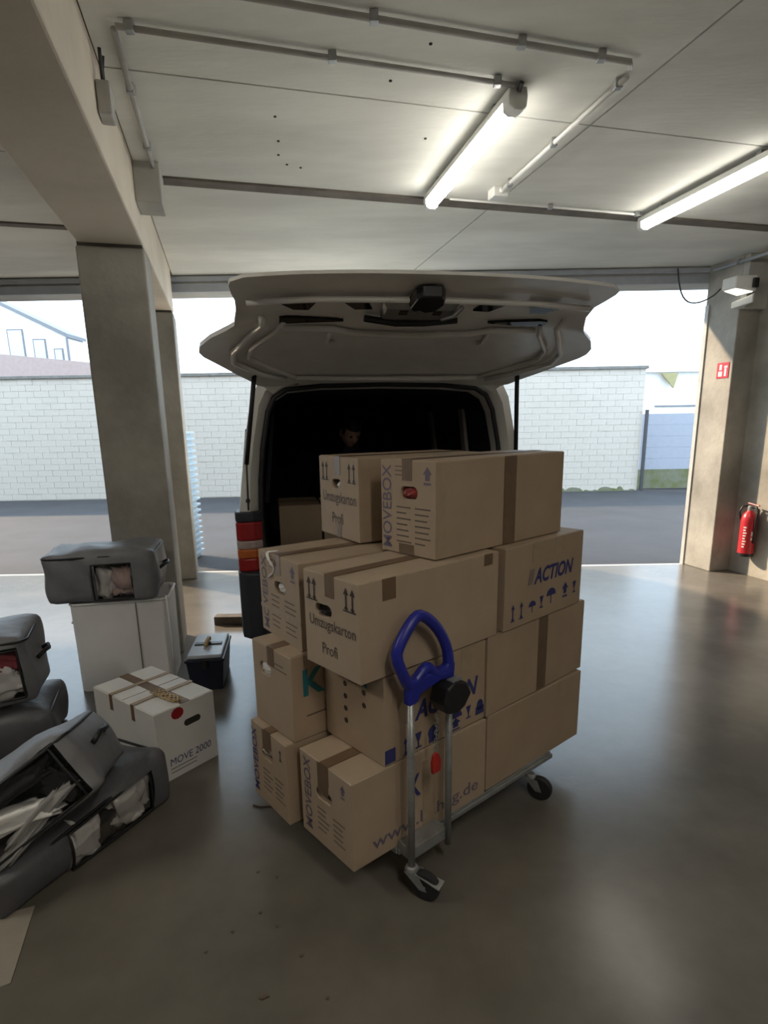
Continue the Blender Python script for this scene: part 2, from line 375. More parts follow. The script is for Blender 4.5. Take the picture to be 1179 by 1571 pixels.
# rear frame ring between outer contour and loading opening
openp = [(.765, .56), (.80, .75), (.825, .98), (.825, 1.14), (.815, 1.35), (.79, 1.56), (.745, 1.78), (.70, 1.87), (.62, 1.918), (.40, 1.938), (0, 1.945)]
ofull = [(-x, z) for x, z in openp] + [(x, z) for x, z in openp[-2::-1]]
mid = [((a[0] + b[0]) / 2, (a[1] + b[1]) / 2) for a, b in zip(full, ofull)]
rg = MB(); vv = [(x, 0, z) for x, z in full] + [(x, -.012, z) for x, z in mid] + [(x, .045, z) for x, z in ofull] + [(x * .985, .16, z * .99) for x, z in ofull]
ff = []
for q in range(3):
    for k in range(nP - 1): ff.append((q*nP + k, q*nP + k + 1, (q+1)*nP + k + 1, (q+1)*nP + k))
rg.add(vv, ff); smooth_auto(rg.build('rear_frame', 'van', van), 40)
MB().tube([(x * .99, .035, z) for x, z in ofull], .016, 8).build('door_seal', 'rubber', van, smooth=True)
# interior
sx = 1.
inn = MB(); ip = [(-x*.98, z*.99 if z > .6 else z) for x, z in openp] + [(x*.98, z*.99 if z > .6 else z) for x, z in openp[-2::-1]]
iv = [(x, .16, z) for x, z in ip] + [(x * .98, 2.7, z * .985) for x, z in ip]
inn.add(iv, [(k, k+1, nP + k + 1, nP + k) for k in range(nP - 1)] + [tuple(range(nP, 2*nP)), (0, nP, 2*nP - 1, nP - 1)])
inn.build('cargo_lining', 'van_dark', van)
MB().box(-.76, .76, .0, 2.65, .54, .585).build('cargo_floor', 'van_dark', van)
for y0 in (.55, 1.45):
    for s in (-1, 1):
        m_ = MB(); m_.add([(s*.80, y0, 1.15), (s*.80, y0 + .1, 1.15), (s*.715, y0 + .1, 1.80), (s*.715, y0, 1.80), (s*.765, y0, 1.15), (s*.765, y0 + .1, 1.15), (s*.69, y0 + .1, 1.80), (s*.69, y0, 1.80)],
              [(0,1,2,3), (4,7,6,5), (0,4,5,1), (1,5,6,2), (2,6,7,3), (3,7,4,0)]); m_.build('pillar_trim', 'van_trim' if s > 0 else 'van_dark', van, .006)
# side windows, tail lights, bumper, wheels
for s in (-1, 1):
    for y0, y1 in ((.35, 1.35), (1.5, 2.55)):
        w = MB(); a = [(s*.945, y0, 1.25), (s*.945, y1, 1.25), (s*.885, y1, 1.68), (s*.885, y0, 1.68)]
        w.add([(p[0], p[1], p[2]) for p in a] + [(p[0] + s*.008, p[1], p[2]) for p in a], [(0,1,2,3), (4,7,6,5), (0,4,5,1), (1,5,6,2), (2,6,7,3), (3,7,4,0)]); w.build('side_window', 'glass_dark', van)
    tl = []
    for nm, mt, z0, z1 in (('light_cap', 'bumper', 1.105, 1.17), ('brake_lens', 'lens_red', .985, 1.105), ('reverse_lens', 'lens_clear', .93, .985), ('indicator_lens', 'lens_amber', .87, .93), ('fog_lens', 'lens_red', .785, .87)):
        g_ = MB()
        pol = [(s*.972, .20), (s*.985, .05), (s*.978, -.02), (s*.945, -.045), (s*.865, -.04), (s*.815, -.012), (s*.815, .02), (s*.955, .16)]
        g_.prism(pol, z0, z1); o_ = g_.build(nm, mt, van if not tl else tl[0], .011); tl.append(o_)
    MB().tube([(s*.893, -.012, 1.24), (s*.893, -.03, 1.24)], .014, 10).build('grommet', 'rubber', van)
    MB().prism([(s*.98, .25), (s*.988, .05), (s*.978, -.04), (s*.93, -.09), (s*.84, -.11), (s*.84, .02), (s*.94, .2)], .34, .785).build('bumper_corner', 'bumper', van, .012)
    for yw in (.95, 3.95):
        wh = MB(); wh.lathe([(.20, -.11), (.30, -.11), (.33, -.08), (.33, .08), (.30, .11), (.20, .11)], 28, 'x', (s*.83, yw, .33)); wo = wh.build('wheel', 'rubber', van, smooth=False)
        MB().lathe([(.03, -.06), (.19, -.05), (.20, -.1), (.20, .1), (.19, .05), (.03, .06)], 20, 'x', (s*.84, yw, .33)).build('rim', 'zinc', wo)
bp = MB(); pol = [(-.86, .06), (-.86, -.10), (-.5, -.135), (0, -.145), (.5, -.135), (.86, -.10), (.86, .06)]
bp.prism(pol, .36, .575); bp.build('rear_bumper', 'bumper', van, .015)
MB().box(-.9, .9, .1, 4.6, .28, .42).build('underbody', 'rubber', van)
# tailgate
AL = R(15); HZ = 1.985
def TG(s, t, n=0.): return (s, -.02 - t*math.cos(AL) - n*math.sin(AL), HZ + t*math.sin(AL) - n*math.cos(AL))   # n > 0 is the inner (lower) side
wt = [(0, .70), (.06, .79), (.14, .83), (.25, .90), (.40, .985), (.50, 1.045), (.56, 1.06), (.64, 1.045), (.74, .985), (.82, .91), (.88, .865), (.94, .85), (1.02, .85), (1.10, .86), (1.18, .865), (1.24, .855), (1.285, .80)]
NS = 24
def tn(t, s, w):
    e = abs(s) / max(w, .01); base = .02 + (.05 if t < .9 else .012) * e ** 4
    if t > .95: base += -.02 + .10 * (t - .95)
    return base
tg = MB(); tv = []; tf = []
for side in (0, 1):
    for t, w in wt:
        for k in range(NS + 1):
            q = -1 + 2*k/NS; s = w * q; tt = t + (.028 * (1 - q*q) if t > 1.05 else 0) - (.016 * q**2 if t > 1.2 else 0)
            n = tn(t, s, w)
            if side == 0: n = n - .09 + .07 * abs(q) ** 6 * (1 if t < .95 else max(0, 1 - (t - .95) / .25)) + (.05 if t < .05 else 0) + (.075 * min(1, (t - .95) / .28) if t > .95 else 0)
            tv.append(TG(s, tt, n))
nr = len(wt); st = NS + 1; half = nr * st
def rec(t, q):   # recessed centre panel of the inner side
    return .14 < t < .80 and abs(q) < .72
for side in (0, 1):
    for i in range(nr - 1):
        for k in range(NS):
            a = side*half + i*st + k; tf.append((a, a+1, a+st+1, a+st))
for i in range(nr - 1):
    for k in (0, NS): tf.append((i*st + k, (i+1)*st + k, half + (i+1)*st + k, half + i*st + k))
for k in range(NS):
    for i in (0, nr - 1): tf.append((i*st + k, i*st + k + 1, half + i*st + k + 1, half + i*st + k))
tg.add(tv, tf); tgo = smooth_auto(tg.build('tailgate', 'van_in', van), 40)
def ring(pts, r, name, mt, n=6, closed=False): return MB().tube([TG(*p) for p in pts], r, n, closed=closed).build(name, mt, tgo, smooth=True)
for s in (-1, 1):
    ring([(s*.62, .10, .05), (s*.76, .22, .06), (s*.90, .44, .075), (s*.89, .58, .075), (s*.80, .74, .06), (s*.74, .84, .05), (s*.74, .92, .045)], .016, 'edge_rib', 'van_in')
    ring([(s*.56, .12, .045), (s*.70, .26, .045), (s*.82, .46, .055), (s*.80, .58, .055), (s*.68, .76, .045), (s*.64, .86, .04)], .013, 'inner_rib', 'van_in')
ring([(-.56, .12, .045), (-.3, .10, .045), (.3, .10, .045), (.56, .12, .045)], .014, 'inner_rib', 'van_in')
ring([(-.64, .80, .04), (-.4, .79, .04), (-.3, .745, .04), (0, .72, .04), (.3, .745, .04), (.4, .79, .04), (.64, .80, .04)], .016, 'inner_rib', 'van_in')
for s in (-1, 1): ring([(s*.40, .80, .035), (s*.42, .62, .035), (s*.38, .62, .035)], .012, 'inner_rib', 'van_in')
ring([(-.80, 1.06, .045), (-.5, 1.10, .045), (0, 1.115, .045), (.5, 1.10, .045), (.80, 1.06, .045)], .014, 'lip_rib', 'van_in')
def hole(pts, name='cutout'):
    h_ = MB(); n = len(pts); h_.add([TG(s, t, .026) for s, t in pts] + [TG(s, t, .05 * 0 + .034 + .02 * min(1, abs(s)) ** 2) for s, t in pts], [tuple(range(n)), tuple(range(n, 2*n))[::-1]] + [(i, (i+1) % n, n+(i+1) % n, n+i) for i in range(n)])
    return h_.build(name, 'glass_dark', tgo)
for s in (-1, 1):
    hole([(s*.66, .845), (s*.66, .905), (s*.62, .91), (s*.36, .875), (s*.36, .865)])
    hole([(s*.60, .99), (s*.66, 1.05), (s*.50, 1.055), (s*.53, .985)])
    hole([(s*.32, .99), (s*.38, 1.06), (s*.27, 1.065), (s*.24, .995)])
MB().add([TG(-.20, .90, .03), TG(.16, .91, .03), TG(.16, 1.06, .03), TG(-.20, 1.06, .03), TG(-.18, .92, .055), TG(.14, .93, .055), TG(.14, 1.04, .055), TG(-.18, 1.04, .055)], [(0,1,2,3), (4,5,6,7), (0,1,5,4), (1,2,6,5), (2,3,7,6), (3,0,4,7)]).build('latch_plate', 'zinc', tgo, .004)
MB().tube([TG(-.27, .935, .05), TG(-.12, .915, .062), TG(.02, .92, .062), TG(.18, .93, .05)], .016, 8).build('latch_bar', 'black', tgo)
MB().tube([TG(.10, .95, .055), TG(.14, 1.02, .07), TG(.16, 1.08, .06)], .012, 8).build('latch_rod', 'zinc', tgo)
for s_ in (-.10, .06): MB().add([TG(s_-.02, .99, .05), TG(s_+.02, .99, .05), TG(s_+.02, 1.03, .05), TG(s_-.02, 1.03, .05), TG(s_-.02, .99, .058), TG(s_+.02, .99, .058), TG(s_+.02, 1.03, .058), TG(s_-.02, 1.03, .058)], [(0,1,2,3), (4,5,6,7), (0,1,5,4), (1,2,6,5), (2,3,7,6), (3,0,4,7)]).build('latch_slot', 'hole', tgo)
hp = [(-.10, 1.10), (-.075, 1.07), (-.05, 1.085), (-.02, 1.06), (.03, 1.075), (.045, 1.11), (.06, 1.15), (.05, 1.20), (.03, 1.23), (-.06, 1.23), (-.085, 1.20)]
hh = MB(); n = len(hp); hh.add([TG(s, t, .035) for s, t in hp] + [TG(s*.9, 1.15 + (t - 1.15)*.9, .085) for s, t in hp], [tuple(range(n)), tuple(range(n, 2*n))] + [(i, (i+1) % n, n+(i+1) % n, n+i) for i in range(n)])
hh.build('pull_handle', 'black', tgo, .006)
for s in (-1, 1):
    MB().tube([(s*.80, TG(0, .20)[1], TG(0, .20, .05)[2]), (s*.885, -.035, 1.47)], .014, 10).build('gas_strut', 'rubber', van, smooth=True)
    MB().tube([(s*.885, -.035, 1.48), (s*.893, -.03, 1.18)], .006, 8).build('strut_rod', 'dark_metal', van, smooth=True)
    MB().box(s*.47 - .03, s*.47 + .03, -.05, .06, 1.985, 2.03).build('hinge', 'van', van, .006)
MB().tube([(-.74, -.11, 2.03), (-.66, -.07, 1.985), (-.57, -.03, 1.975), (-.55, .0, 1.965)], [.012, .012, .022, .026], 8).build('cable_sleeve', 'rubber', van, smooth=True)
kb = MB(); kb.box(0, .42, 0, .10, 0, .075); ko = kb.build('timber_block', 'wood', None, .006); ko.location = (-1.50, 4.95, 0); tag(ko, 'short dark timber block on the floor left of the van', 'block')

# ------------------------------------------------------------------ cartons
CA = R(40.5)
def LF(l, s, t, d=0.): return (-d, l - s, t)          # left (end) face: s from its left edge, t up
def RF(l, s, t, d=0.): return (s, -d, t)              # right (long) face
def rect_on(F, l, s0, s1, t0, t1, name, mt, par, d=.0015):
    p = [(s0, t0), (s1, t0), (s1, t1), (s0, t1)]
    return MB().add([F(l, s, t, 0) for s, t in p] + [F(l, s, t, d) for s, t in p], [(0,3,2,1), (4,5,6,7), (0,1,5,4), (1,2,6,5), (2,3,7,6), (3,0,4,7)]).build(name, mt, par)
def print_on(F, l, body, s, t, width, mt, par, shear=0., fat=.008, rot90=False, hscale=1., name='lettering'):
    x0, x1 = text_w(body, shear, fat); k = width / (x1 - x0); vs, fs = text_geo(body, 1., shear, fat)
    m = MB(); out = []
    for x, y in vs:
        a, b = (x - x0) * k, y * k * hscale
        if rot90: a, b = -b, a
        out.append(F(l, s + a, t + b, .0012))
    m.add(out, fs); return m.build(name, mt, par)
def shapes_on(F, l, polys, mt, par, name='printed_symbols', d=.0012):
    m = MB()
    for p in polys: m.add([F(l, s, t, d) for s, t in p], [tuple(range(len(p)))])
    o = m.build(name, mt, par); o['kind'] = 'stuff'; return o
def arrow(s, t, w, h):   # upward arrow standing on a bar
    return [[(s - w*.12, t), (s + w*.12, t), (s + w*.12, t + h*.72), (s - w*.12, t + h*.72)], [(s - w*.4, t + h*.70), (s + w*.4, t + h*.70), (s, t + h)], [(s - w*.5, t), (s + w*.5, t), (s + w*.5, t + h*.06), (s - w*.5, t + h*.06)], [(s - w*.35, t + h*.1), (s + w*.35, t + h*.1), (s + w*.12, t + h*.22), (s - w*.12, t + h*.22)]]
def house_arrow(s, t, w, h):
    return [[(s - w*.25, t + h*.25), (s + w*.25, t + h*.25), (s + w*.25, t + h*.6), (s - w*.25, t + h*.6)], [(s - w*.5, t + h*.58), (s + w*.5, t + h*.58), (s, t + h)], [(s - w*.4, t), (s + w*.4, t), (s + w*.4, t + h*.13), (s - w*.4, t + h*.13)]]
def disc(s, t, rs, rt, n=10, a0=0, a1=2*math.pi): return [(s + rs*math.cos(a0 + (a1-a0)*k/n), t + rt*math.sin(a0 + (a1-a0)*k/n)) for k in range(n + (0 if a1 - a0 > 6.2 else 1))]
def umbrella(s, t, w): return [disc(s, t + w*.5, w*.5, w*.45, 8, 0, math.pi), [(s - w*.05, t), (s + w*.05, t), (s + w*.05, t + w*.55), (s - w*.05, t + w*.55)]]
def goblet(s, t, w): return [[(s - w*.25, t + w*.9), (s - w*.08, t + w*.4), (s + w*.08, t + w*.4), (s + w*.25, t + w*.9)], [(s - w*.05, t + w*.1), (s + w*.05, t + w*.1), (s + w*.05, t + w*.45), (s - w*.05, t + w*.45)], [(s - w*.22, t), (s + w*.22, t), (s + w*.22, t + w*.1), (s - w*.22, t + w*.1)]]
def lines_on(F, l, s0, cols, t1, dt, n, mt, par):
    ps = []
    for i in range(n):
        for (a, b) in cols:
            e = b - random.uniform(0, .35) * (b - a); t = t1 - i * dt
            ps.append([(a, t), (e, t), (e, t + dt*.22), (a, t + dt*.22)])
    return shapes_on(F, l, ps, mt, par, 'small_print')
def carton(label, x, y, z, yaw, w, l, h, mt='card', hole=None, insert=None, group='moving boxes on the trolley', dent=0., tapes=(), top_tape=True, cat='box', ends=False):
    c = thing('moving_box', label, cat, (x, y, z), R(yaw), group)
    # body with an optional stadium shaped grip hole in the end face (x = 0)
    bm = bmesh.new(); b = .004
    V = [bm.verts.new(p) for p in ((0,0,0),(w,0,0),(w,l,0),(0,l,0),(0,0,h),(w,0,h),(w,l,h),(0,l,h))]
    for f in ((0,3,2,1),(0,1,5,4),(1,2,6,5),(2,3,7,6)): bm.faces.new([V[i] for i in f])
    it = [bm.verts.new(p) for p in ((.012,.012,h),(w-.012,.012,h),(w-.012,l-.012,h),(.012,l-.012,h))]
    for i in range(4): bm.faces.new((V[4+i], V[4+(i+1) % 4], it[(i+1) % 4], it[i]))
    lo = [bm.verts.new((v.co.x, v.co.y, h - .012)) for v in it]
    for i in range(4): bm.faces.new((it[i], it[(i+1) % 4], lo[(i+1) % 4], lo[i]))
    bm.faces.new(lo)
    if hole:
        s0, t0, hw, hr = hole; pts = []
        for k in range(16):
            a = 2*math.pi*k/16; cx = (hw/2 - hr) * (1 if math.cos(a) >= 0 else -1)
            pts.append((s0 + cx + hr*math.cos(a), t0 + hr*math.sin(a)))
        ho = [bm.verts.new((0, l - s, t)) for s, t in pts]; hi = [bm.verts.new((.022, l - s, t)) for s, t in pts]
        es = [bm.edges.new((ho[i], ho[(i+1) % 16])) for i in range(16)]
        oe = [bm.edges.get((V[a], V[b_])) or bm.edges.new((V[a], V[b_])) for a, b_ in ((0, 3), (3, 7), (7, 4), (4, 0))]
        bmesh.ops.triangle_fill(bm, use_beauty=True, edges=es + oe)
        for i in range(16): bm.faces.new((ho[i], ho[(i+1) % 16], hi[(i+1) % 16], hi[i]))
    else:
        bm.faces.new((V[0], V[4], V[7], V[3]))
    bmesh.ops.recalc_face_normals(bm, faces=bm.faces)
    me = bpy.data.meshes.new('carton_body'); bm.to_mesh(me); bm.free(); me.materials.append(M[mt])
    o = bpy.data.objects.new('carton_body', me); COL.objects.link(o); o.parent = c
    bv = o.modifiers.new('bevel', 'BEVEL'); bv.width = .003; bv.segments = 2; bv.limit_method = 'ANGLE'; bv.angle_limit = R(60)
    if hole:
        s0, t0, hw, hr = hole
        MB().add([(.021, l - s, t) for s, t in ((s0-hw*.55, t0-hr*1.2), (s0+hw*.55, t0-hr*1.2), (s0+hw*.55, t0+hr*1.2), (s0-hw*.55, t0+hr*1.2))] + [(.026, l - s, t) for s, t in ((s0-hw*.55, t0-hr*1.2), (s0+hw*.55, t0-hr*1.2), (s0+hw*.55, t0+hr*1.2), (s0-hw*.55, t0+hr*1.2))], [(0,1,2,3), (4,5,6,7), (0,1,5,4), (1,2,6,5), (2,3,7,6), (3,0,4,7)]).build('grip_hole', 'hole', c)
        if insert:
            im, so, to, rs, rt = insert
            q = MB(); vs = []; fs = []; nn = 7
            for i in range(nn):
                for j in range(nn):
                    u, v = i/(nn-1)*2-1, j/(nn-1)*2-1; rad = max(0, 1 - u*u*.8 - v*v*.8)
                    vs.append((.018 - .02*rad + random.uniform(-.004, .004), l - (s0 + so + u*rs + random.uniform(-.003, .003)), t0 + to + v*rt + random.uniform(-.003, .003)))
            for i in range(nn-1):
                for j in range(nn-1): fs.append((i*nn+j, (i+1)*nn+j, (i+1)*nn+j+1, i*nn+j+1))
            q.add(vs, fs); q.build('packed_contents', im, c)
    # two top flaps meeting over the middle
    g = .0025
    for y0, y1, dz in ((.004, l/2 - g, random.uniform(0, .003)), (l/2 + g, l - .004, random.uniform(0, .003))):
        MB().box(.004, w - .004, y0, y1, h - .008, h + .001 + dz).build('flap', mt, c, .0015)
    if top_tape:
        t_ = MB().box(-.001, w + .001, l/2 - .026, l/2 + .026, h + .0035, h + .0052).build('tape', 'tape', c)
        MB().box(-.0016, 0, l/2 - .026, l/2 + .026, h - .075, h + .005).build('tape_end', 'tape', c)
    for F, s0, s1, t0, t1, m_ in tapes: rect_on(F, l, s0, s1, t0, t1, 'tape', m_, c)
    c['l'] = l; del c['l']
    return c
def umzug(c, l, h):
    aw = .05
    shapes_on(LF, l, arrow(l*.11, h*.70, .035, h*.24) + arrow(l*.21, h*.70, .035, h*.24) + arrow(l*.79, h*.70, .035, h*.24) + arrow(l*.90, h*.70, .035, h*.24), 'ink', c)
    print_on(LF, l, 'Umzugskarton', l*.10, h*.44, l*.84, 'ink_grey', c, hscale=1.25)
    print_on(LF, l, 'Profi', l*.33, h*.17, l*.28, 'ink_grey', c, hscale=1.2)
def movebox(c, l, h, mt='ink_purple'):
    print_on(LF, l, 'MOVEBOX', l*.20, h*.05, h*.9, mt, c, fat=.008, rot90=True, hscale=1.05)
    shapes_on(LF, l, house_arrow(l*.86, h*.76, .045, .065), 'ink_purple', c)
    lines_on(LF, l, 0, [(l*.30, l*.58), (l*.64, l*.92)], h*.50, h*.062, 7, 'ink_grey', c)
    lines_on(LF, l, 0, [(l*.28, l*.58)], h*.93, h*.045, 3, 'ink_grey', c)
def action(c, l, s0, t0, width, tI):
    wt_ = width
    shapes_on(RF, l, [[(s0 + k*.012, t0), (s0 + .006 + k*.012, t0), (s0 + .024 + k*.012, t0 + .066), (s0 + .018 + k*.012, t0 + .066)] for k in range(3)], 'ink_purple', c)
    print_on(RF, l, 'ACTION', s0 + .045, t0, wt_ - .045, 'ink_blue', c, shear=.25, fat=.035, hscale=1.15)
c = carton('taped carton with a faded printed title and black arrows, top left of the stack', -.10, 2.44, 1.212, 31, .68, .37, .35, hole=(.17, .235, .085, .02), insert=('paper', .012, -.008, .018, .016), tapes=[(LF, .165, .205, 0, .06, 'tape')])
umzug(c, .37, .35)
shapes_on(RF, .37, [disc(.14, .10, .03, .02), disc(.17, .105, .018, .014)], 'ink', c)
c = carton('carton on top of the stack with vertical purple lettering and brown side tape', .188, 2.103, 1.212, 41.7, .824, .292, .355, hole=(.155, .235, .09, .024), insert=('red_item', 0, 0, .04, .02), tapes=[(RF, .395, .475, 0, .355, 'tape'), (LF, .10, .18, 0, .04, 'tape')])
movebox(c, .292, .355)
rect_on(RF, .292, 0, .055, .002, .350, 'tape', 'tape_tan', c, .0006)
c = carton('carton with vertical purple lettering and torn film, beside the van tail light', -.316, 2.118, .858, 35, .66, .36, .345, hole=(.19, .215, .10, .026), insert=('paper', .01, 0, .04, .02), tapes=[(LF, .0, .36, .10, .115, 'tape_tan')])
movebox(c, .36, .345)
fm = MB(); pts = []
for i in range(9):
    a = i / 8
    pts.append((-.006 - .006*math.sin(a*7), .36 - .10 - .05*math.sin(a*3), .345 - a*.10))
fm.tube(pts, [.004, .006, .004, .007, .003, .006, .004, .005, .003], 6); fm.tube([(.03, .23, .353), (-.005, .25, .350), (-.01, .24, .32)], .005, 6); fm.build('torn_film', 'sign_white', c, smooth=True)
c = carton('large carton with printed title and black arrows, in front below the top pair', -.083, 1.808, .860, 41, .709, .313, .345, 'card2', hole=(.115, .215, .095, .022), insert=('black', 0, -.008, .03, .012), tapes=[(RF, .10, .16, .27, .345, 'tape'), (RF, .62, .67, .30, .345, 'tape')])
umzug(c, .313, .345)
c = carton('carton with slanted navy lettering and a row of symbols, third layer at right', .483, 2.290, .862, 42.5, .60, .36, .345, tapes=[(RF, .19, .24, .26, .345, 'tape_tan'), (RF, .36, .41, .27, .345, 'tape_tan')])
action(c, .36, .16, .165, .36, 0)
shapes_on(RF, .36, arrow(.06, .03, .03, .075) + arrow(.12, .03, .03, .075) + umbrella(.20, .04, .055) + goblet(.27, .045, .06) + umbrella(.345, .05, .075) + house_arrow(.46, .055, .05, .07) + goblet(.54, .06, .06), 'ink_blue', c)
c = carton('carton with a teal letter and white paper poking from its grip, second layer at left', -.355, 2.062, .510, 40, .66, .297, .345, hole=(.10, .245, .09, .026), insert=('paper', 0, .0, .05, .035))
print_on(RF, .297, 'K', .05, .18, .10, 'ink_teal', c, fat=.03, hscale=1.0)
lines_on(LF, .297, 0, [(.18, .27)], .29, .02, 2, 'ink_grey', c); lines_on(RF, .297, 0, [(.06, .2)], .09, .03, 1, 'ink_grey', c)
c = carton('carton behind the blue handle with slanted navy lettering, second layer', -.008, 1.885, .510, 41, .545, .35, .342, tapes=[(RF, .40, .48, .235, .335, 'tape_tan')])
action(c, .35, .10, .130, .40, 0)
_sy = [[(.0, .03), (.05, .03), (.05, .085), (.0, .085)]] + arrow(.10, .03, .03, .07) + goblet(.165, .035, .07) + [disc(.245, .07, .03, .03), [(.22, .03), (.27, .03), (.27, .05), (.22, .05)]] + umbrella(.37, .045, .075) + house_arrow(.37, .03, .06, .05) + goblet(.445, .055, .06) + [[(.49, .05), (.54, .05), (.54, .085), (.49, .085)], disc(.515, .09, .02, .025)]
shapes_on(RF, .35, [[(a_, b_ - .022) for a_, b_ in p_] for p_ in _sy], 'ink_blue', c)
shapes_on(LF, .35, [[(.16, .30), (.26, .27), (.26, .30), (.16, .33)]], 'ink_teal', c)
shapes_on(LF, .35, [disc(.13, .25 - k*.05, .012, .012, 6) for k in range(4)] + [disc(.24, .25 - k*.05, .012, .012, 6) for k in range(2)] + [disc(.30, .33, .02, .01, 6)], 'ink', c)
c = carton('plain carton with one brown tape strip down its side, second layer at right', .412, 2.241, .510, 42, .745, .35, .345, tapes=[(RF, .36, .43, 0, .345, 'tape')])
c = carton('lowest carton at the left of the trolley with blue printed edge', -.389, 2.045, .160, 38.5, .66, .291, .345, hole=(.13, .235, .09, .022), insert=('paper', -.02, .012, .035, .02), tapes=[(LF, .10, .15, .25, .345, 'tape')])
print_on(LF, .291, 'MOVEBOX', .045, .03, .29, 'ink_blue', c, fat=.008, rot90=True)
lines_on(LF, .291, 0, [(.09, .17), (.19, .27)], .16, .022, 5, 'ink_grey', c); shapes_on(LF, .291, arrow(.245, .26, .02, .05), 'ink', c)
c = carton('lowest front carton with a web address along its side', -.124, 1.786, .160, 40.0, .700, .327, .345, 'card2', hole=(.155, .215, .10, .022), tapes=[(LF, .12, .185, .225, .345, 'tape'), (RF, .335, .40, .0, .30, 'tape_tan')])
print_on(LF, .327, 'MOVEBOX', .07, .03, .30, 'ink_purple', c, fat=.008, rot90=True)
shapes_on(LF, .327, house_arrow(.275, .265, .03, .055), 'ink_purple', c); lines_on(LF, .327, 0, [(.11, .19), (.21, .29)], .15, .022, 5, 'ink_grey', c)
print_on(RF, .327, 'www.bahag.de', .085, .045, .57, 'ink_purple', c, fat=.01, hscale=.75)
print_on(RF, .327, 'K', .27, .17, .055, 'ink_blue', c, fat=.03, hscale=1.6)
c = carton('lowest plain carton at the right end of the trolley', .420, 2.250, .160, 40.5, .710, .35, .345, tapes=[(RF, .52, .58, .26, .345, 'tape_tan')])

# ------------------------------------------------------------------ trolley
tr = thing('platform_trolley', 'zinc platform trolley with blue loop handle under the boxes', 'trolley', (-.124, 1.786, 0), CA)
PV = -.055
for v0 in (-.004, .62): MB().box(.20, 1.19, v0 - .012, v0 + .012, .130, .152).build('side_rail', 'zinc', tr, .004)
for u0 in (.21, .45, .69, .93, 1.175): MB().box(u0 - .014, u0 + .014, -.004, .62, .130, .152).build('cross_bar', 'zinc', tr, .003)
for k in range(9):
    v = .0 + k * .07; MB().tube([(.19, v, .155), (1.19, v, .155)], .0035, 6).build('deck_wire', 'zinc', tr)
MB().box(.205, .40, PV - .018, -.004, .135, .185).build('post_bracket', 'zinc', tr, .004)
for u0, z0, z1 in ((.208, .10, .82), (.40, .115, .79)):
    MB().tube([(u0, PV - .02, z0), (u0, PV - .02, z1)], .0135, 12).build('handle_post', 'zinc', tr, smooth=True)
loop = [(.203, .825), (.172, .885), (.143, .955), (.160, .995), (.200, 1.045), (.236, 1.074), (.262, 1.072), (.305, 1.042), (.350, .992), (.384, .930), (.396, .870), (.390, .832), (.345, .834), (.312, .852), (.288, .880), (.268, .872), (.240, .848)]
def smooth_loop(p, n=2):
    for _ in range(n - 1):
        q = []
        for i in range(len(p)):
            a, b = p[i], p[(i+1) % len(p)]
            q += [(a[0]*.75 + b[0]*.25, a[1]*.75 + b[1]*.25), (a[0]*.25 + b[0]*.75, a[1]*.25 + b[1]*.75)]
        p = q
    return p
MB().tube([(u, PV - .02, z) for u, z in smooth_loop(loop)], .0205, 10, closed=True).build('loop_handle', 'blue', tr, smooth=True)
hb_ = MB(); hb_.prism([(.186, .765), (.228, .765), (.245, .795), (.345, .815), (.410, .800), (.416, .860), (.40, .90), (.372, .86), (.25, .858), (.19, .86)], -.018, .018, lambda v: (v[0], PV - .02 + v[2], v[1]))
hb_.build('handle_socket', 'blue', tr, .010, seg=3)
cl = MB(); cl.prism([(.310, .745), (.335, .700), (.383, .688), (.423, .705), (.458, .750), (.432, .798), (.370, .818), (.330, .800)], -.062, .02, lambda v: (v[0], PV - .02 + v[2], v[1]))
clo = cl.build('coin_lock', 'black', tr, .012, seg=3)
MB().box(.36, .415, PV - .075, PV - .045, .813, .818).build('lock_slot_plate', 'zinc', clo)
for k in range(9):
    z = .69 - k * .0155; MB().tube([(.312 - .002*k*.3 + (.004 if k % 2 else 0) + .005*math.cos(a), PV - .045 + (.0 if k % 2 else .004), z + .009*math.sin(a)) for a in [i*math.pi/4 for i in range(8)]], .0016, 5, closed=True).build('chain_link', 'zinc', clo)
MB().prism([(.285, .475), (.325, .475), (.328, .52), (.316, .548), (.302, .556), (.290, .545), (.282, .52)], -.008, .004, lambda v: (v[0], PV - .045 + v[2], v[1])).build('coin_key', 'red_tag', clo, .003)
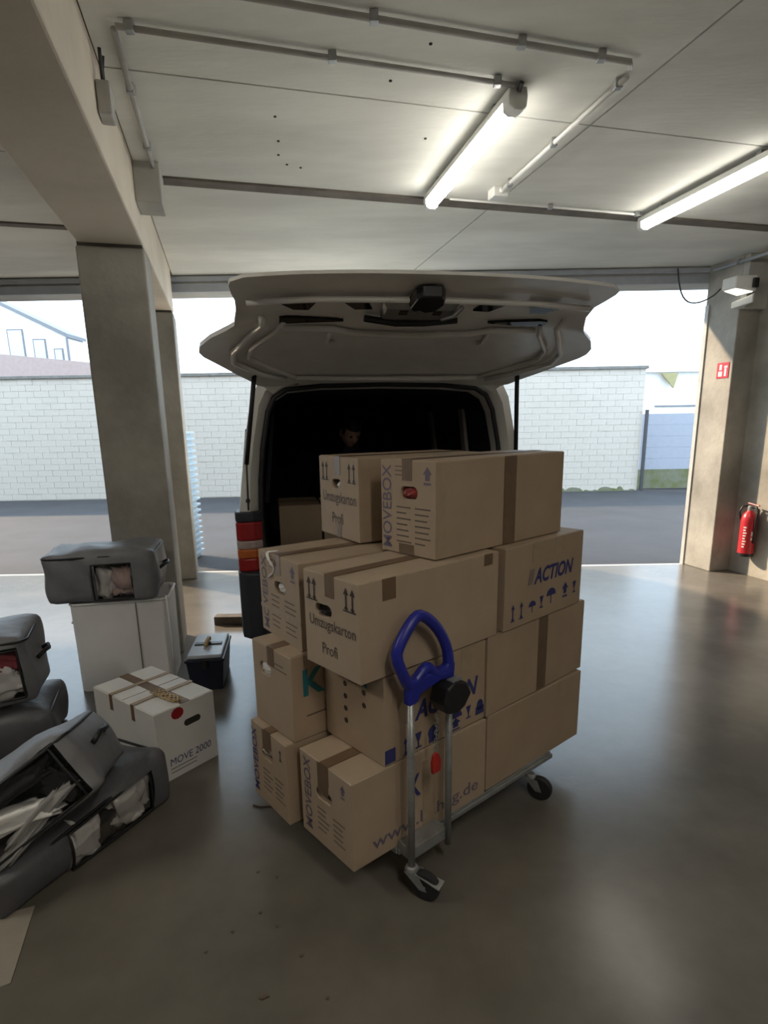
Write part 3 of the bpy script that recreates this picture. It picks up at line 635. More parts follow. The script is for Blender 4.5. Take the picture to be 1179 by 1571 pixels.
def caster(u, v, wu, wv, brake, par):
    MB().lathe([(.024, .095), (.026, .108), (.022, .118), (.016, .122)], 16, 'z', (u, v, 0)).build('swivel_head', 'zinc', par)
    d = Vector((wu - u, wv - v, 0)); d = d.normalized() if d.length > 1e-4 else Vector((1, 0, 0)); nrm = Vector((-d.y, d.x, 0))
    whl = MB(); prof_ = [(.012, -.016), (.05, -.016), (.056, -.012), (.058, 0), (.056, .012), (.05, .016), (.012, .016)]
    n = 24
    vs = []; fs = []
    for r_, h_ in prof_:
        for k in range(n):
            a = 2*math.pi*k/n; p = Vector((wu, wv, .058)) + d * (r_*math.cos(a)) + Vector((0, 0, r_*math.sin(a))) + nrm * h_
            vs.append(p)
    for i in range(len(prof_)-1):
        for k in range(n): fs.append((i*n+k, i*n+(k+1) % n, (i+1)*n+(k+1) % n, (i+1)*n+k))
    fs += [tuple(range(n)), tuple((len(prof_)-1)*n+k for k in range(n))]
    whl.add(vs, fs); wo = smooth_auto(whl.build('caster_wheel', 'rubber', par), 30)
    for sg in (-1, 1):
        a = Vector((u, v, .105)) + nrm * (.022*sg) - d*.02; b = Vector((u, v, .105)) + nrm*(.022*sg) + d*.035; cpt = Vector((wu, wv, .05)) + nrm*(.022*sg) + d*.014; e = Vector((wu, wv, .05)) + nrm*(.022*sg) - d*.014
        q = MB(); off = nrm * (.003*sg); q.add([a, b, cpt, e, a+off, b+off, cpt+off, e+off], [(0,1,2,3), (4,5,6,7), (0,1,5,4), (1,2,6,5), (2,3,7,6), (3,0,4,7)]); q.build('caster_fork', 'zinc', par)
    MB().tube([Vector((wu, wv, .058)) - nrm*.028, Vector((wu, wv, .058)) + nrm*.028], .007, 8).build('axle', 'zinc', wo)
    if brake:
        a = Vector((u, v, .098)) + d*.02; q = MB(); p = [a - nrm*.018, a + nrm*.018, a + d*.10 + nrm*.026 - Vector((0, 0, .022)), a + d*.10 - nrm*.026 - Vector((0, 0, .022))]
        q.add(p + [x + Vector((0, 0, .006)) for x in p], [(0,1,2,3), (4,5,6,7), (0,1,5,4), (1,2,6,5), (2,3,7,6), (3,0,4,7)]); bo = q.build('brake_pedal', 'zinc', par, .002)
        q = MB(); ctr = a + d*.055 - Vector((0, 0, .0115)); p = [ctr - nrm*.008 - d*.012, ctr + nrm*.008 - d*.012, ctr + nrm*.008 + d*.012 - Vector((0,0,.008)), ctr - nrm*.008 + d*.012 - Vector((0,0,.008))]
        q.add(p + [x + Vector((0, 0, .0015)) for x in p], [(0,1,2,3), (4,5,6,7), (0,1,5,4), (1,2,6,5), (2,3,7,6), (3,0,4,7)]); q.build('pedal_pad', 'black', bo)
caster(.208, PV - .02, .228, PV - .072, True, tr)
caster(1.02, -.015, 1.035, -.055, False, tr)
caster(.25, .60, .25, .65, False, tr); caster(1.12, .60, 1.10, .65, False, tr)

# ------------------------------------------------------------------ left side things
def soft(name, w, d, h, m, parent, bulge=(.03, .03, .03), rnd=.06, nz=.012, n=12, window=None, seed=1, shear=None):
    """rounded, slightly crumpled box: x 0..w, y 0..d (y=0 front), z 0..h; window = (x0,x1,z0,z1) left open on the front"""
    rng = random.Random(seed); ph = [rng.uniform(0, 6.28) for _ in range(12)]; fr = [rng.uniform(6, 16) for _ in range(12)]
    bm = bmesh.new(); bmesh.ops.create_cube(bm, size=2.)
    bmesh.ops.subdivide_edges(bm, edges=bm.edges[:], cuts=n, use_grid_fill=True)
    kill = []
    for f in bm.faces:
        c = f.calc_center_median()
        if window and c.y < -.99:
            x, z = (c.x + 1)/2*w, (c.z + 1)/2*h
            if window[0] < x < window[1] and window[2] < z < window[3]: kill.append(f)
    if kill: bmesh.ops.delete(bm, geom=kill, context='FACES')
    for v in bm.verts:
        p = v.co; q = [p.x*w/2, p.y*d/2, p.z*h/2]; hw = (w/2, d/2, h/2)
        inn_ = [max(-a + rnd, min(a - rnd, b)) for a, b in zip(hw, q)]
        dv = Vector([b - a for a, b in zip(inn_, q)])
        if dv.length > rnd: dv = dv.normalized() * rnd
        q = Vector(inn_) + dv
        q.x += bulge[0] * p.x * (1 - p.y**2) * (1 - p.z**2); q.y += bulge[1] * p.y * (1 - p.x**2) * (1 - p.z**2)
        q.z += bulge[2] * p.z * (1 - p.x**2) * (1 - p.y**2) * (1 if p.z > 0 else 0)
        wv = nz * (math.sin(q.x*fr[0] + q.y*fr[1] + ph[0]) + .7*math.sin(q.y*fr[2] + q.z*fr[3] + ph[1]) + .5*math.sin((q.x + q.z)*fr[4]*1.6 + ph[2]))
        dirn = Vector((p.x**5, p.y**5, p.z**5));
        if p.z < -.9: dirn = Vector((p.x**5, p.y**5, 0)) * .5
        if dirn.length > 1e-3: q += dirn.normalized() * wv
        q += Vector((w/2, d/2, h/2)); q.z = max(q.z, 0)
        if shear: q = Vector(shear(q, w, d, h))
        v.co = q
    me = bpy.data.meshes.new(name); bm.to_mesh(me); bm.free(); me.materials.append(M[m]); me.polygons.foreach_set('use_smooth', [True]*len(me.polygons))
    o = bpy.data.objects.new(name, me); COL.objects.link(o); o.parent = parent
    return o
def lump(label, cat, mt, c, r, seed, parent_mat, group, name='folded_garment'):
    """a crumpled piece of clothing, placed by the bag's own frame"""
    rng = random.Random(seed); bm = bmesh.new(); bmesh.ops.create_icosphere(bm, subdivisions=4, radius=1.)
    ph = [rng.uniform(0, 6.28) for _ in range(8)]
    for v in bm.verts:
        p = v.co.copy(); k = 1 + .16*math.sin(5*p.x + 3*p.z + ph[0]) + .12*math.sin(8*p.z - 5*p.y + ph[1]) + .08*math.sin(13*p.x + 7*p.y + ph[2]) + .05*math.sin(22*p.z + 9*p.x + ph[3])
        e = .55; q = Vector([math.copysign(abs(a)**e, a) for a in p])
        v.co = Vector((q.x*r[0]*k, q.y*r[1]*k, q.z*r[2]*k)) * .86
    me = bpy.data.meshes.new(name); bm.to_mesh(me); bm.free(); me.materials.append(M[mt]); me.polygons.foreach_set('use_smooth', [True]*len(me.polygons))
    o = bpy.data.objects.new(name, me); COL.objects.link(o); o.matrix_world = parent_mat @ Matrix.Translation(c) @ Matrix.Rotation(rng.uniform(-.4, .4), 4, 'Y')
    return tag(o, label, cat, group)
def frame(loc, rot): return Matrix.Translation(loc) @ rot.to_matrix().to_4x4()
from mathutils import Euler
def bag(label, mw, w, d, h, win, items, seed, mt='fabric', group='grey storage bags', handle=True, bulge=(.02, .03, .035), lid=True, shear=None):
    t = thing('storage_bag', label, 'bag', group=group); t.matrix_world = mw
    n = 14
    body = soft('bag_body', w, d, h, mt, t, bulge, .03, .014, n, win, seed, shear)
    sh = shear or (lambda q, w, d, h: q)
    if win:
        x0, x1, z0, z1 = win; g = 12; vs = []; fs = []
        for i in range(g + 1):
            for j in range(g + 1):
                x = x0 - .02 + (x1 - x0 + .04)*i/g; z = z0 - .02 + (z1 - z0 + .04)*j/g; px, pz = 2*x/w - 1, 2*z/h - 1
                y = -bulge[1]*(1 - px*px)*(1 - pz*pz) + .006 + .004*math.sin(40*x + 23*z + seed)
                vs.append(sh(Vector((x, y, z)), w, d, h))
        for i in range(g):
            for j in range(g): a = i*(g+1) + j; fs.append((a, a+g+1, a+g+2, a+1))
        MB().add(vs, fs).build('window', 'window', t, smooth=True)
        e = []
        for x, z in [(x0 + (x1-x0)*k/8, z0) for k in range(9)] + [(x1, z0 + (z1-z0)*k/6) for k in range(1, 7)] + [(x1 - (x1-x0)*k/8, z1) for k in range(1, 9)] + [(x0, z1 - (z1-z0)*k/6) for k in range(1, 6)]:
            px, pz = 2*x/w - 1, 2*z/h - 1; e.append(sh(Vector((x, -bulge[1]*(1-px*px)*(1-pz*pz) - .004, z)), w, d, h))
        MB().tube(e, .006, 6, closed=True).build('window_binding', 'piping', t, smooth=True)
    if lid:
        r_ = .045; e = []
        for cx, cy, a0 in ((w - r_, r_, -90), (w - r_, d - r_, 0), (r_, d - r_, 90), (r_, r_, 180)):
            for k in range(5): a = R(a0 + 90*k/4); e.append(sh(Vector((cx + (r_ + .004)*math.cos(a), cy + (r_ + .004)*math.sin(a), h - .022)), w, d, h))
        dense = []
        for i in range(len(e)):
            a, b = Vector(e[i]), Vector(e[(i+1) % len(e)]); m_ = 4 if (b - a).length > .1 else 1
            dense += [a.lerp(b, k/m_) for k in range(m_)]
        MB().tube(dense, .0065, 6, closed=True).build('zipper', 'piping', t, smooth=True)
    if handle:
        ps = [sh(Vector((w + .012, d*.3, h*.55)), w, d, h), sh(Vector((w + .05, d*.38, h*.62)), w, d, h), sh(Vector((w + .06, d*.5, h*.60)), w, d, h), sh(Vector((w + .05, d*.62, h*.62)), w, d, h), sh(Vector((w + .012, d*.7, h*.55)), w, d, h)]
        MB().tube(ps, .011, 6).build('carry_strap', 'piping', t, smooth=True)
    for lab, m_, c_, r2, sd in items: lump(lab, 'clothing', m_, sh(Vector(c_), w, d, h), r2, sd, mw, 'clothes packed in the storage bags')
    return t
# hamper
hm = thing('laundry_hamper', 'tall white fabric hamper under a grey bag', 'hamper', (-2.02, 3.63, 0), R(12))
_hw, _hd, _hh = .60, .42, .60
hb2 = MB(); ring0 = [(0.03, 0), (.57, 0), (.60, .03), (.60, .39), (.57, .42), (.03, .42), (0, .39), (0, .03)]
hv = []; 
for z, k in ((0, .98), (.3, .985), (.6, 1.0)): hv += [(.3 + (x - .3)*k, .21 + (y - .21)*k, z) for x, y in ring0]
hv += [(.3 + (x - .3)*.96, .21 + (y - .21)*.95, .6) for x, y in ring0] + [(.3 + (x - .3)*.96, .21 + (y - .21)*.95, .5) for x, y in ring0]
hf = [tuple(range(8))[::-1], tuple(range(32, 40))]
for q in range(4):
    for k in range(8): hf.append((q*8 + k, q*8 + (k+1) % 8, (q+1)*8 + (k+1) % 8, (q+1)*8 + k))
hb2.add(hv, hf); hb2.build('hamper_body', 'hamper', hm, .004)
MB().tube([(x, y, .6) for x, y in ring0], .008, 6, closed=True).build('rim', 'hamper', hm, smooth=True)
MB().box(.40, .404, -.006, .004, .02, .59).build('fold_seam', 'ink_grey', hm)
MB().tube([(.595, .01, .62), (.603, .0, .3), (.596, -.002, .02)], .007, 6).build('corner_rod', 'hamper', hm, smooth=True)
MB().tube([(-.005, .12, .46), (-.035, .15, .44), (-.04, .20, .44), (-.035, .25, .44), (-.005, .28, .46)], .008, 6).build('grip', 'hamper', hm, smooth=True)
mw = frame((-2.13, 3.58, .613), Euler((0, 0, R(12))))
bag('grey storage bag lying on top of the white hamper', mw, .66, .44, .32, (.29, .53, .02, .25),
    [('pale pinkish garment behind the window of the bag on the hamper', 'cloth_pink', (.46, .085, .13), (.085, .075, .12), 3), ('white garment behind the window of the bag on the hamper', 'cloth_white', (.34, .085, .12), (.075, .07, .13), 4)], 11, bulge=(.02, .02, .03))
mw = frame((-2.44, 2.60, .285), Euler((0, R(-3), R(22))))
bag('grey storage bag at the left edge with red and pale clothes', mw, .68, .40, .36, (.15, .63, .04, .30),
    [('dark red garment in the bag at the left edge', 'cloth_red', (.54, .045, .24), (.11, .05, .045), 5), ('pale garment under the red one in the bag at the left edge', 'cloth_white', (.52, .045, .12), (.13, .05, .09), 6), ('black garment beside the pale one in the bag at the left edge', 'cloth_black', (.28, .06, .15), (.13, .06, .13), 7)], 12)
mw = frame((-2.46, 2.62, .0), Euler((0, 0, R(20))))
bag('charcoal storage bag underneath the bag at the left edge', mw, .72, .46, .25, None, [], 13, 'fabric_dark', handle=False)
# lowest bag, right end by the white box
def shD(q, w, d, h):
    k = .62 + .38 * max(0, min(1, q.x / w)); return Vector((q.x, q.y, q.z * k))
mw = frame((-1.03 - .436*.78, 2.46 - .9*.78, .0), Euler((0, 0, R(64))))
bag('charcoal bag lying lowest on the floor, showing white clothes', mw, .78, .50, .26, (.27, .68, .02, .23),
    [('white garment lowest in the floor bag, left in its window', 'cloth_white', (.35, .04, .11), (.085, .05, .10), 8), ('crumpled white garment filling the right of the floor bag window', 'cloth_white', (.575, .04, .13), (.115, .05, .105), 9), ('black garment between the white ones in the floor bag', 'cloth_black', (.455, .06, .08), (.06, .05, .08), 10)], 14, 'fabric_dark', shear=shD)
# big tilted bag on top of it
_rm = Matrix.Rotation(.438, 4, 'Z') @ Matrix.Rotation(-.555, 4, 'Y') @ Matrix.Rotation(-.317, 4, 'X')
mw = Matrix.Translation((-1.04, 1.955, .42)) @ _rm @ Matrix.Translation((-.74, 0, 0))
bag('large grey bag tipped over the lowest bag, black and white clothes in its window', mw, .74, .46, .26, (.22, .67, .015, .235),
    [('black garment at the top of the tipped bag window', 'cloth_black', (.47, .05, .195), (.19, .06, .04), 21), ('white garment across the tipped bag window', 'cloth_white', (.40, .03, .115), (.20, .05, .045), 22), ('grey garment at the bottom of the tipped bag window', 'cloth_grey', (.48, .03, .05), (.20, .05, .032), 23), ('black garment at the right end of the tipped bag window', 'cloth_black', (.61, .06, .10), (.06, .05, .07), 24)], 15, bulge=(.02, .02, .03))
# white taped box
c = carton('white carton crossed with brown tape, on the floor beside the bags', -1.102, 2.566, 0, 53, .342, .558, .372, 'card_white', group=None, top_tape=False)
WW, WL, WHt = .342, .558, .372
# flap seam runs along x in carton(); tapes: one along y, two crossing
MB().box(.145, .20, -.0015, WL + .0015, WHt + .004, WHt + .0058).build('tape', 'tape', c)
for y0 in (.17, .37):
    MB().box(-.0015, WW + .0015, y0, y0 + .028, WHt + .006, WHt + .0076).build('tape', 'tape_tan', c)
    MB().box(-.0016, 0, y0, y0 + .028, WHt - .08, WHt + .0065).build('tape_end', 'tape', c)
tw = MB(); rng = random.Random(5)
for k in range(7):
    p = [(.15 + .05*math.sin(i*.9 + k) * .6, .02 + i*.028 + rng.uniform(-.01, .01), WHt + .010 + .008*abs(math.sin(i*1.3 + k))) for i in range(8)]; tw.tube(p, .003, 5)
tw.build('tangled_string', 'brass', c, smooth=True)
MB().add([RF(0, s, t, .0016) for s, t in disc(.125, .335, .035, .03, 12)], [tuple(range(12))]).build('seal_sticker', 'lens_red', c)
gh = MB(); pts = []
for k in range(16):
    a = 2*math.pi*k/16; cx = .03 * (1 if math.cos(a) >= 0 else -1); pts.append((.205 + cx + .018*math.cos(a), .265 + .018*math.sin(a)))
gh.add([(s, -.0012, t) for s, t in pts] + [(s, .004, t) for s, t in pts], [tuple(range(16)), tuple(range(16, 32))] + [(i, (i+1) % 16, 16+(i+1) % 16, 16+i) for i in range(16)]); gh.build('grip_hole', 'hole', c)
print_on(RF, 0, 'MOVE 2000', .06, .075, .24, 'ink_blue', c, shear=.1, fat=0., hscale=1.1)
lines_on(RF, 0, 0, [(.06, .26)], .055, .02, 2, 'ink_grey', c)
# tool box
tb = thing('tool_box', 'black tool box with grey lid beside the column', 'tool box', (-1.30, 3.60, 0), R(8))
q = MB(); q.add([(.02, .02, 0), (.22, .02, 0), (.22, .42, 0), (.02, .42, 0), (0, 0, .215), (.24, 0, .215), (.24, .44, .215), (0, .44, .215)], [(0,3,2,1), (4,5,6,7), (0,1,5,4), (1,2,6,5), (2,3,7,6), (3,0,4,7)]); q.build('tool_box_body', 'tool_body', tb, .008)
MB().box(-.006, .246, -.006, .446, .205, .225).build('tool_box_rim', 'tool_body', tb, .004)
ld = MB().box(.008, .232, .008, .432, .225, .250).build('tool_box_lid', 'tool_lid', tb, .008)
MB().box(.03, .21, .20, .245, .2495, .258).build('handle_recess', 'black', ld, .003)
MB().tube([(.105, .16, .258), (.12, .19, .285), (.125, .23, .292), (.12, .27, .27)], .014, 8).build('lid_clip', 'brass', ld, smooth=True)
MB().box(.10, .14, -.014, -.004, .16, .225).build('front_latch', 'black', tb, .003)
# cardboard sheet, scraps
cs = MB(); cs.prism([(-1.30, 1.83), (-1.20, 1.52), (-1.75, 1.25), (-1.9, 1.6)], 0.0, .004); tag(cs.build('cardboard_sheet', 'sheet'), 'flat pale cardboard sheet on the floor under the bags', 'cardboard')
def scrap(pts, label, mt='leaf', name='leaf', cat='leaf', h=.004):
    o = MB().prism(pts, .0005, h).build(name, mt); tag(o, label, cat)
scrap([(-.405, 1.455), (-.395, 1.450), (-.372, 1.462), (-.385, 1.468)], 'small dark leaf on the floor in front of the trolley')
scrap([(-.60, 1.145), (-.585, 1.14), (-.58, 1.165), (-.592, 1.172)], 'pale scrap near the bottom left corner of the floor', 'leaf_pale', 'paper_scrap', 'scrap')
scrap([(.655, 1.335), (.672, 1.332), (.668, 1.345)], 'tiny dark crumb on the floor at lower right', 'leaf', 'crumb', 'crumb')
tw_ = MB().tube([(-.62, 2.40, .004), (-.58, 2.385, .005), (-.54, 2.39, .004), (-.50, 2.37, .004)], .004, 5).build('twig', 'leaf'); tag(tw_, 'thin twig on the floor left of the trolley', 'twig')
rng = random.Random(3)
for k, (x, y) in enumerate([(-.62, 1.62), (-.55, 1.70), (-.47, 1.78), (-.40, 1.72), (-.30, 1.60), (-.52, 1.98), (-.44, 1.95), (-.2, 1.45)]):
    tag(MB().prism([(x, y), (x + .010, y - .003), (x + .012, y + .007), (x + .002, y + .008)], .0005, .003).build('crumb', 'leaf'), 'tiny dark crumb scattered on the floor left of the trolley', 'crumb', 'crumbs on the floor')

# ------------------------------------------------------------------ right side things
fe_o = G(5.395, 5.12, .245)
fe = thing('fire_extinguisher', 'red fire extinguisher hanging on the right concrete wall', 'fire extinguisher', fe_o, GA)
smooth_auto(MB().lathe([(.070, 0), (.078, .012), (.078, .36), (.076, .40), (.062, .445), (.038, .47), (.03, .485)], 28).build('cylinder', 'red', fe), 30)
MB().lathe([(.076, -.012), (.081, -.008), (.081, .022), (.077, .024)], 28).build('base_ring', 'black', fe)
MB().lathe([(.026, .48), (.028, .49), (.028, .525), (.018, .535)], 16).build('valve', 'zinc', fe)
MB().add([(-.012, -.11, .54), (.012, -.11, .54), (.012, .03, .555), (-.012, .03, .555), (-.012, -.11, .55), (.012, -.11, .55), (.012, .03, .567), (-.012, .03, .567)], [(0,3,2,1), (4,5,6,7), (0,1,5,4), (1,2,6,5), (2,3,7,6), (3,0,4,7)]).build('squeeze_lever', 'red', fe, .003)
MB().tube([(-.0, -.02, .515), (.0, -.075, .53), (-.005, -.105, .48), (-.01, -.095, .40), (-.005, -.088, .25), (0, -.086, .14)], .011, 8).build('hose', 'black', fe, smooth=True)
MB().tube([(-.0, .03, .53), (-.03, .075, .52), (-.05, .085, .46), (-.03, .082, .38)], .010, 8).build('hose', 'black', fe, smooth=True)
def on_cyl(a0, a1, z0, z1, name, mt, r_=.0795):
    vs = []; n = 8
    for k in range(n + 1):
        a = R(a0 + (a1 - a0)*k/n); vs += [(r_*math.cos(a), r_*math.sin(a), z0), (r_*math.cos(a), r_*math.sin(a), z1)]
    MB().add(vs, [(2*k, 2*k+2, 2*k+3, 2*k+1) for k in range(n)]).build(name, mt, fe, smooth=True)
on_cyl(-112, -82, .215, .265, 'white_label', 'sign_white'); on_cyl(-112, -100, .17, .20, 'white_label', 'sign_white'); 
for k in range(8): on_cyl(-168, -168 + 18 + 8*((k*7) % 3)/2, .09 + k*.03, .105 + k*.03, 'label_line', 'sign_white')
MB().box(.078, .095, -.02, .02, .05, .50).build('wall_bracket', 'dark_metal', fe)
sg = thing('fire_sign', 'small red and white extinguisher sign on the right column', 'sign', G(5.218, 5.44, 2.115), GA)
MB().box(-.004, 0, 0, .16, 0, .16).build('sign_plate', 'red', sg)
for y0, y1, z0, z1 in ((.095, .125, .085, .14), (.085, .135, .02, .07), (.03, .055, .02, .10), (.02, .06, .105, .125)): MB().box(-.0055, -.004, y0, y1, z0, z1).build('sign_symbol', 'sign_white', sg)
# flood light and camera bracket on the column
fd = thing('flood_light', 'grey flood light on a white bracket at the top of the right column', 'light', G(5.215, 5.42, 2.82), GA)
MB().add([(-.20, -.16, .14), (0, -.22, .10), (0, .02, .10), (-.20, .02, .14), (-.20, -.16, .25), (0, -.22, .25), (0, .02, .25), (-.20, .02, .25)], [(0,3,2,1), (4,5,6,7), (0,1,5,4), (1,2,6,5), (2,3,7,6), (3,0,4,7)]).build('lamp_housing', 'white_plastic', fd, .012)
MB().add([(-.18, -.14, .136), (-.02, -.19, .104), (-.02, .0, .104), (-.18, .0, .136), (-.18, -.14, .13), (-.02, -.19, .097), (-.02, 0, .097), (-.18, 0, .13)], [(0,3,2,1), (4,5,6,7), (0,1,5,4), (1,2,6,5), (2,3,7,6), (3,0,4,7)]).build('lamp_glass', 'lens_light', fd)
MB().box(-.06, .0, -.245, -.215, .13, .22).build('rear_cap', 'black', fd, .006)
MB().add([(-.02, -.20, 0), (.0, -.20, 0), (.0, .0, -.03), (-.08, 0, -.03), (-.02, -.20, .07), (.0, -.20, .09), (.0, 0, .05), (-.08, 0, .03)], [(0,3,2,1), (4,5,6,7), (0,1,5,4), (1,2,6,5), (2,3,7,6), (3,0,4,7)]).build('wall_bracket', 'white_plastic', fd, .006)
pts = []
for k in range(15):
    a = k/14; pts.append((-.21 - .30*math.sin(a*math.pi)*.35 - .19*a, .02 + .42*a, .16 - .23*math.sin(a*math.pi)**.8 + .28*a))
MB().tube(pts, .008, 6).build('supply_cable', 'dark_metal', fd, smooth=True)
def pipe(label, pts, r_=.012, mt='pipe', clips=(), name='conduit', up=ZC):
    t = thing(name, label, 'conduit', pts[0], group=None); o0 = Vector(pts[0])
    MB().tube([Vector(p) - o0 for p in pts], r_, 8).build('tube', mt, t, smooth=True)
    for (i, a) in clips:
        p = Vector(pts[i]).lerp(Vector(pts[i+1]), a) - o0
        MB().box(p.x - .018, p.x + .018, p.y - .018, p.y + .018, p.z - r_ - .004, min(p.z + r_ + .012, up - o0.z - .0005)).build('pipe_clip', 'zinc', t, .003)
    return t
pipe('bluish pipe under the ceiling above the flood light', [G(5.18, 5.75, 3.235), G(5.18, 3.6, 3.235)], .016, 'rail', [(0, .15)])
# ------------------------------------------------------------------ ceiling services
zc = 3.272
pipe('longest grey conduit running across the ceiling toward the right corner joint', [(-.95, 2.535, zc), (1.153, 3.127, zc), (1.17, 3.17, zc)], .013, 'pipe', [(0, .15), (0, .45), (0, .75), (0, .93)])
pipe('grey conduit from the beam to the nearer end of the left lamp', [(-1.045, 2.820, zc), (.665, 3.300, zc)], .012, 'pipe', [(0, .03), (0, .5), (0, .95)])
pipe('pale conduit running diagonally down to the white junction box', [(1.185, 3.245, zc), (.875, 4.60, zc)], .014, 'white_plastic', [(0, .05), (0, .5), (0, .93)])
pipe('conduit along the side of the beam down to the bracket', [(-1.06, 2.84, zc), (-1.435, 4.32, zc)], .014, 'pipe', [(0, .3), (0, .7)])
pipe('thin white cable along the brown ceiling joint between the two lamps', [(.52, 4.80, zc + .008), (2.10, 5.215, zc + .008)], .008, 'white_plastic', [(0, .5), (0, .97)])
jb = thing('junction_box', 'white junction box at the end of the diagonal conduit', 'junction box', (.85, 4.68, 3.235), GA)
MB().box(-.055, .055, -.055, .055, 0, .065).build('box_body', 'white_plastic', jb, .008); MB().tube([(0, -.085, .035), (0, -.05, .035)], .017, 8).build('gland', 'white_plastic', jb)
sb = thing('switch_box', 'small grey box hanging on the beam side by the conduit', 'box', G(-.42, 3.22, 3.03), GA)
MB().box(-.008, .05, -.06, .06, 0, .13).build('box_body', 'pipe', sb, .008); MB().tube([(.02, -.02, .13), (.02, -.03, .19), (.025, -.06, .245)], .008, 6).build('feed_cable', 'dark_metal', sb, smooth=True); MB().tube([(.02, .02, .13), (.02, .02, .20), (.03, .0, .245)], .006, 6).build('feed_cable', 'dark_metal', sb, smooth=True)
def lamp(label, a, b, tube='fill_tube'):
    a, b = Vector(a), Vector(b); d = b - a; L = d.length; t = thing('fluorescent_lamp', label, 'lamp', a, math.atan2(d.y, d.x), 'ceiling tube lamps')
    MB().prism([(-.05, -.012), (.05, -.012), (.042, .03), (-.042, .03)], 0, L, lambda v: (v[2], v[0], v[1])).build('housing', 'white_plastic', t, .004)
    nseg = 10; pr_ = [(.048*math.cos(R(180 + 180*k/nseg)), -.012 + .055*math.sin(R(180 + 180*k/nseg))) for k in range(nseg + 1)]
    o = MB().prism(pr_, .085, L - .05, lambda v: (v[2], v[0], v[1])).build('diffuser', tube, t); smooth_auto(o, 50)
    for x0, x1 in ((0, .085), (L - .05, L)):
        MB().prism([(-.05, -.01), (-.045, -.055), (-.02, -.07), (.02, -.07), (.045, -.055), (.05, -.01), (.044, .03), (-.044, .03)], x0, x1, lambda v: (v[2], v[0], v[1])).build('end_cap', 'white_plastic', t, .006)
    for x0 in (.25, L - .25): MB().box(x0 - .02, x0 + .02, -.03, .03, .03, ZC - a.z).build('mount', 'zinc', t)
    MB().tube([(-.03, 0, .03), (.0, 0, .01)], .012, 8).build('cable_gland', 'dark_metal', t)
lamp('lit tube lamp above the van tailgate', (.690, 3.31, 3.245), (.372, 4.72, 3.245), 'tube_dim')
lamp('lit tube lamp cut off at the right edge of the photo', (2.44, 3.90, 3.245), (2.13, 5.28, 3.245), 'tube_dim')
# unseen lamps added as fill light, stronger than the two in view
lamp('added fill tube lamp behind the camera, over the middle of the bay', G(.7, -1.3, 3.245), G(.7, .15, 3.245))
lamp('added fill tube lamp behind the camera, farther back on the right', G(2.6, -3.6, 3.245), G(2.6, -2.15, 3.245))
lamp('added fill tube lamp out of view over the left bay, left of the beam', G(-2.7, .9, 3.245), G(-2.7, 2.35, 3.245))
# bolt holes in the ceiling
for k, (x, y) in enumerate([(-.54, 3.62), (-.57, 3.90), (-.60, 4.08), (-.57, 4.22), (-.49, 4.27), (.23, 2.65), (.24, 3.02), (.07, 3.30), (.28, 3.9)]):
    o = MB().lathe([(.008, 0), (.008, .004)], 8, 'z', (x, y, ZC - .004)).build('bolt_hole', 'hole', ceil)

# ------------------------------------------------------------------ things inside the van
VM = Matrix.Translation((.022, 3.92, 0)) @ Matrix.Rotation(VA, 4, 'Z')
def inbox(label, lx, ly, w, d, h, yaw=0):
    p = VM @ Vector((lx, ly, .587)); c = carton(label, p.x, p.y, p.z, math.degrees(VA) + yaw, w, d, h, group='boxes inside the van'); return c
c = inbox('carton inside the van, nearest to the left wheel arch', -.70, .42, .30, .5, .55)
c = inbox('carton inside the van with small black arrows, beside the left one', -.385, .38, .42, .5, .55)
shapes_on(RF, .5, arrow(.03, .42, .03, .07) + arrow(.08, .42, .03, .07), 'ink', c)
# person crouching in the van, bent over the boxes
pt = VM @ Vector((-.02, 1.24, .587))
per = thing('person', 'person in dark blue clothes bending over boxes inside the van, looking down', 'person', pt, VA)
def skinned(name, nodes, edges, mt, parent, root=0, sub=2):
    me = bpy.data.meshes.new(name); me.from_pydata([n[:3] for n in nodes], edges, []); me.materials.append(M[mt])
    o = bpy.data.objects.new(name, me); COL.objects.link(o); o.parent = parent
    sk = o.modifiers.new('skin', 'SKIN'); sk.use_smooth_shade = True
    for i, n in enumerate(nodes):
        r_ = n[3] if isinstance(n[3], tuple) else (n[3], n[3]); me.skin_vertices[0].data[i].radius = r_; me.skin_vertices[0].data[i].use_root = (i == root)
    ss = o.modifiers.new('sub', 'SUBSURF'); ss.levels = sub; ss.render_levels = sub
    return o
HX, HY, HZ2 = -.07, -.18, 1.045       # head centre, local
nodes = [(0, .12, .30, .15), (0, .06, .50, .15), (-.02, -.02, .70, .165), (-.04, -.08, .84, .13), (-.05, -.12, .91, .06), (-.06, -.15, .96, .058),
         (.16, -.07, .80, .075), (.27, -.16, .58, .055), (.20, -.38, .62, .042), (.17, -.47, .63, .034),
         (-.24, -.07, .80, .075), (-.33, -.18, .58, .055), (-.24, -.38, .62, .042), (-.21, -.47, .63, .034),
         (.12, .10, .24, .10), (.16, -.24, .22, .075), (.16, .05, .05, .055), (-.12, .10, .24, .10), (-.16, -.24, .22, .075), (-.16, .05, .05, .055)]
edges = [(0,1),(1,2),(2,3),(3,4),(4,5),(3,6),(6,7),(7,8),(8,9),(3,10),(10,11),(11,12),(12,13),(0,14),(14,15),(15,16),(0,17),(17,18),(18,19)]
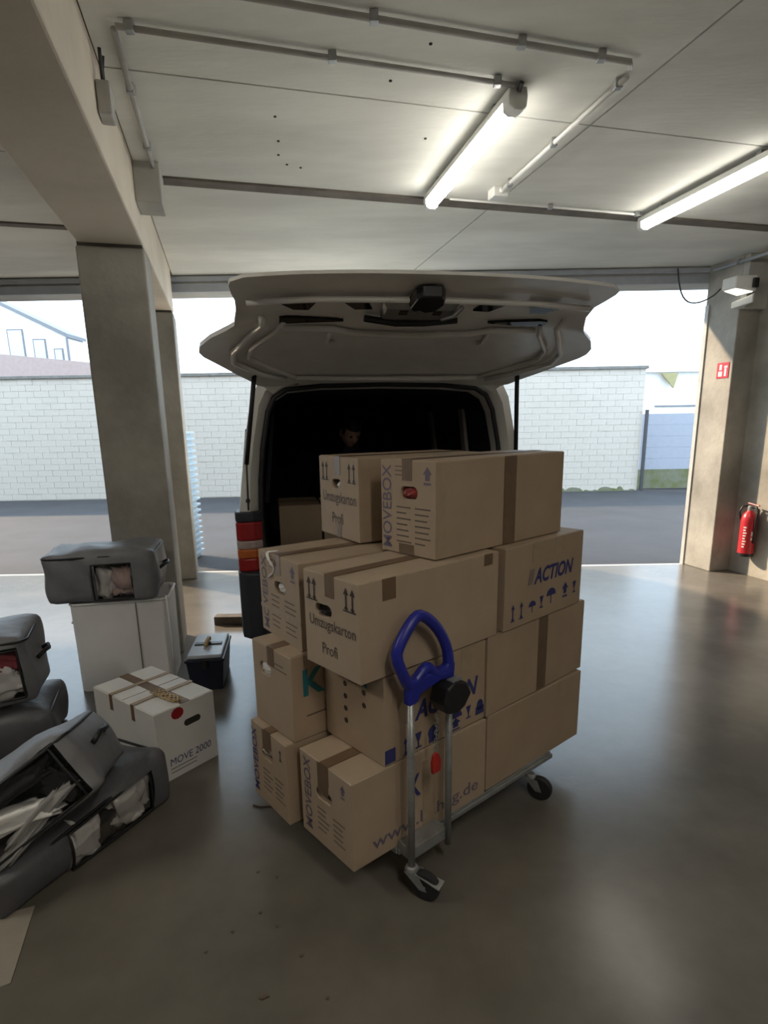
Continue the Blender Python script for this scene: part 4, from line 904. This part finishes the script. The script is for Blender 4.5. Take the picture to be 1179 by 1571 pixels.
for base, s in ((9, 1), (13, -1)):
    bx, by, bz = nodes[base][:3]
    for k, (dx, ln) in enumerate(((-.028, .07), (-.009, .08), (.010, .075), (.028, .06))):
        i = len(nodes); nodes += [(bx + dx, by - .045, bz, .0095), (bx + dx*1.1, by - .045 - ln*.55, bz - .008, .009), (bx + dx*1.1, by - .045 - ln, bz - .035, .0075)]; edges += [(base, i), (i, i+1), (i+1, i+2)]
    i = len(nodes); nodes += [(bx - s*.04, by - .015, bz - .005, .011), (bx - s*.055, by - .055, bz - .012, .009)]; edges += [(base, i), (i, i+1)]
skinned('body', nodes, edges, 'jacket', per)
def head():
    bm = bmesh.new(); bmesh.ops.create_uvsphere(bm, u_segments=32, v_segments=24, radius=1.)
    for v in bm.verts:
        p = v.co.copy(); x, y, z = p.x*.078, p.y*.098, p.z*.118            # face looks toward -y
        if z < -.03: k = 1 - .38*((-z - .03)/.09); x *= k; y = y*(1 - .22*((-z - .03)/.09)) - .012*((-z - .03)/.09)
        if p.y < -.3:
            g = math.exp(-((x/.013)**2 + ((z + .012)/.026)**2)); y -= .026*g                       # nose
            for s in (-1, 1): y += .010*math.exp(-(((x - s*.032)/.016)**2 + ((z - .012)/.011)**2)) # eye sockets
            y -= .005*math.exp(-(((abs(x) - .032)/.02)**2 + ((z - .03)/.008)**2))                   # brows
            y -= .006*math.exp(-((x/.022)**2 + ((z + .058)/.006)**2)); y += .005*math.exp(-((x/.024)**2 + ((z + .050)/.003)**2))
            y -= .008*math.exp(-((x/.02)**2 + ((z + .088)/.014)**2))
        v.co = (x, y, z)
    me = bpy.data.meshes.new('head'); bm.to_mesh(me); bm.free(); me.materials.append(M['skin']); me.polygons.foreach_set('use_smooth', [True]*len(me.polygons))
    o = bpy.data.objects.new('head', me); COL.objects.link(o); o.parent = per
    o.location = (HX, HY, HZ2); o.rotation_euler = (R(32), 0, R(22))
    h = bmesh.new(); bmesh.ops.create_uvsphere(h, u_segments=28, v_segments=20, radius=1.)
    for v in h.verts:
        p = v.co; v.co = (p.x*.084, p.y*.104 + .004, p.z*.123 + .004)
    bmesh.ops.delete(h, geom=[f for f in h.faces if (f.calc_center_median().y < -.03 and f.calc_center_median().z < .062) or f.calc_center_median().z < -.045 or (abs(f.calc_center_median().x) > .06 and f.calc_center_median().z < .0 and f.calc_center_median().y < .02)], context='FACES')
    me = bpy.data.meshes.new('hair'); h.to_mesh(me); h.free(); me.materials.append(M['hair']); me.polygons.foreach_set('use_smooth', [True]*len(me.polygons))
    ho = bpy.data.objects.new('hair', me); COL.objects.link(ho); ho.parent = o
    for s in (-1, 1):
        e = bmesh.new(); bmesh.ops.create_uvsphere(e, u_segments=14, v_segments=10, radius=1.)
        for v in e.verts: v.co = (v.co.x*.010 + s*.079, v.co.y*.019 + .01, v.co.z*.032 - .002)
        me = bpy.data.meshes.new('ear'); e.to_mesh(me); e.free(); me.materials.append(M['skin']); eo = bpy.data.objects.new('ear', me); COL.objects.link(eo); eo.parent = o
        e = bmesh.new(); bmesh.ops.create_uvsphere(e, u_segments=12, v_segments=8, radius=.0125)
        for v in e.verts: v.co = (v.co.x + s*.032, v.co.y - .080, v.co.z*.75 + .012)
        me = bpy.data.meshes.new('eye'); e.to_mesh(me); e.free(); me.materials.append(M['hair']); eo = bpy.data.objects.new('eye', me); COL.objects.link(eo); eo.parent = o
head()
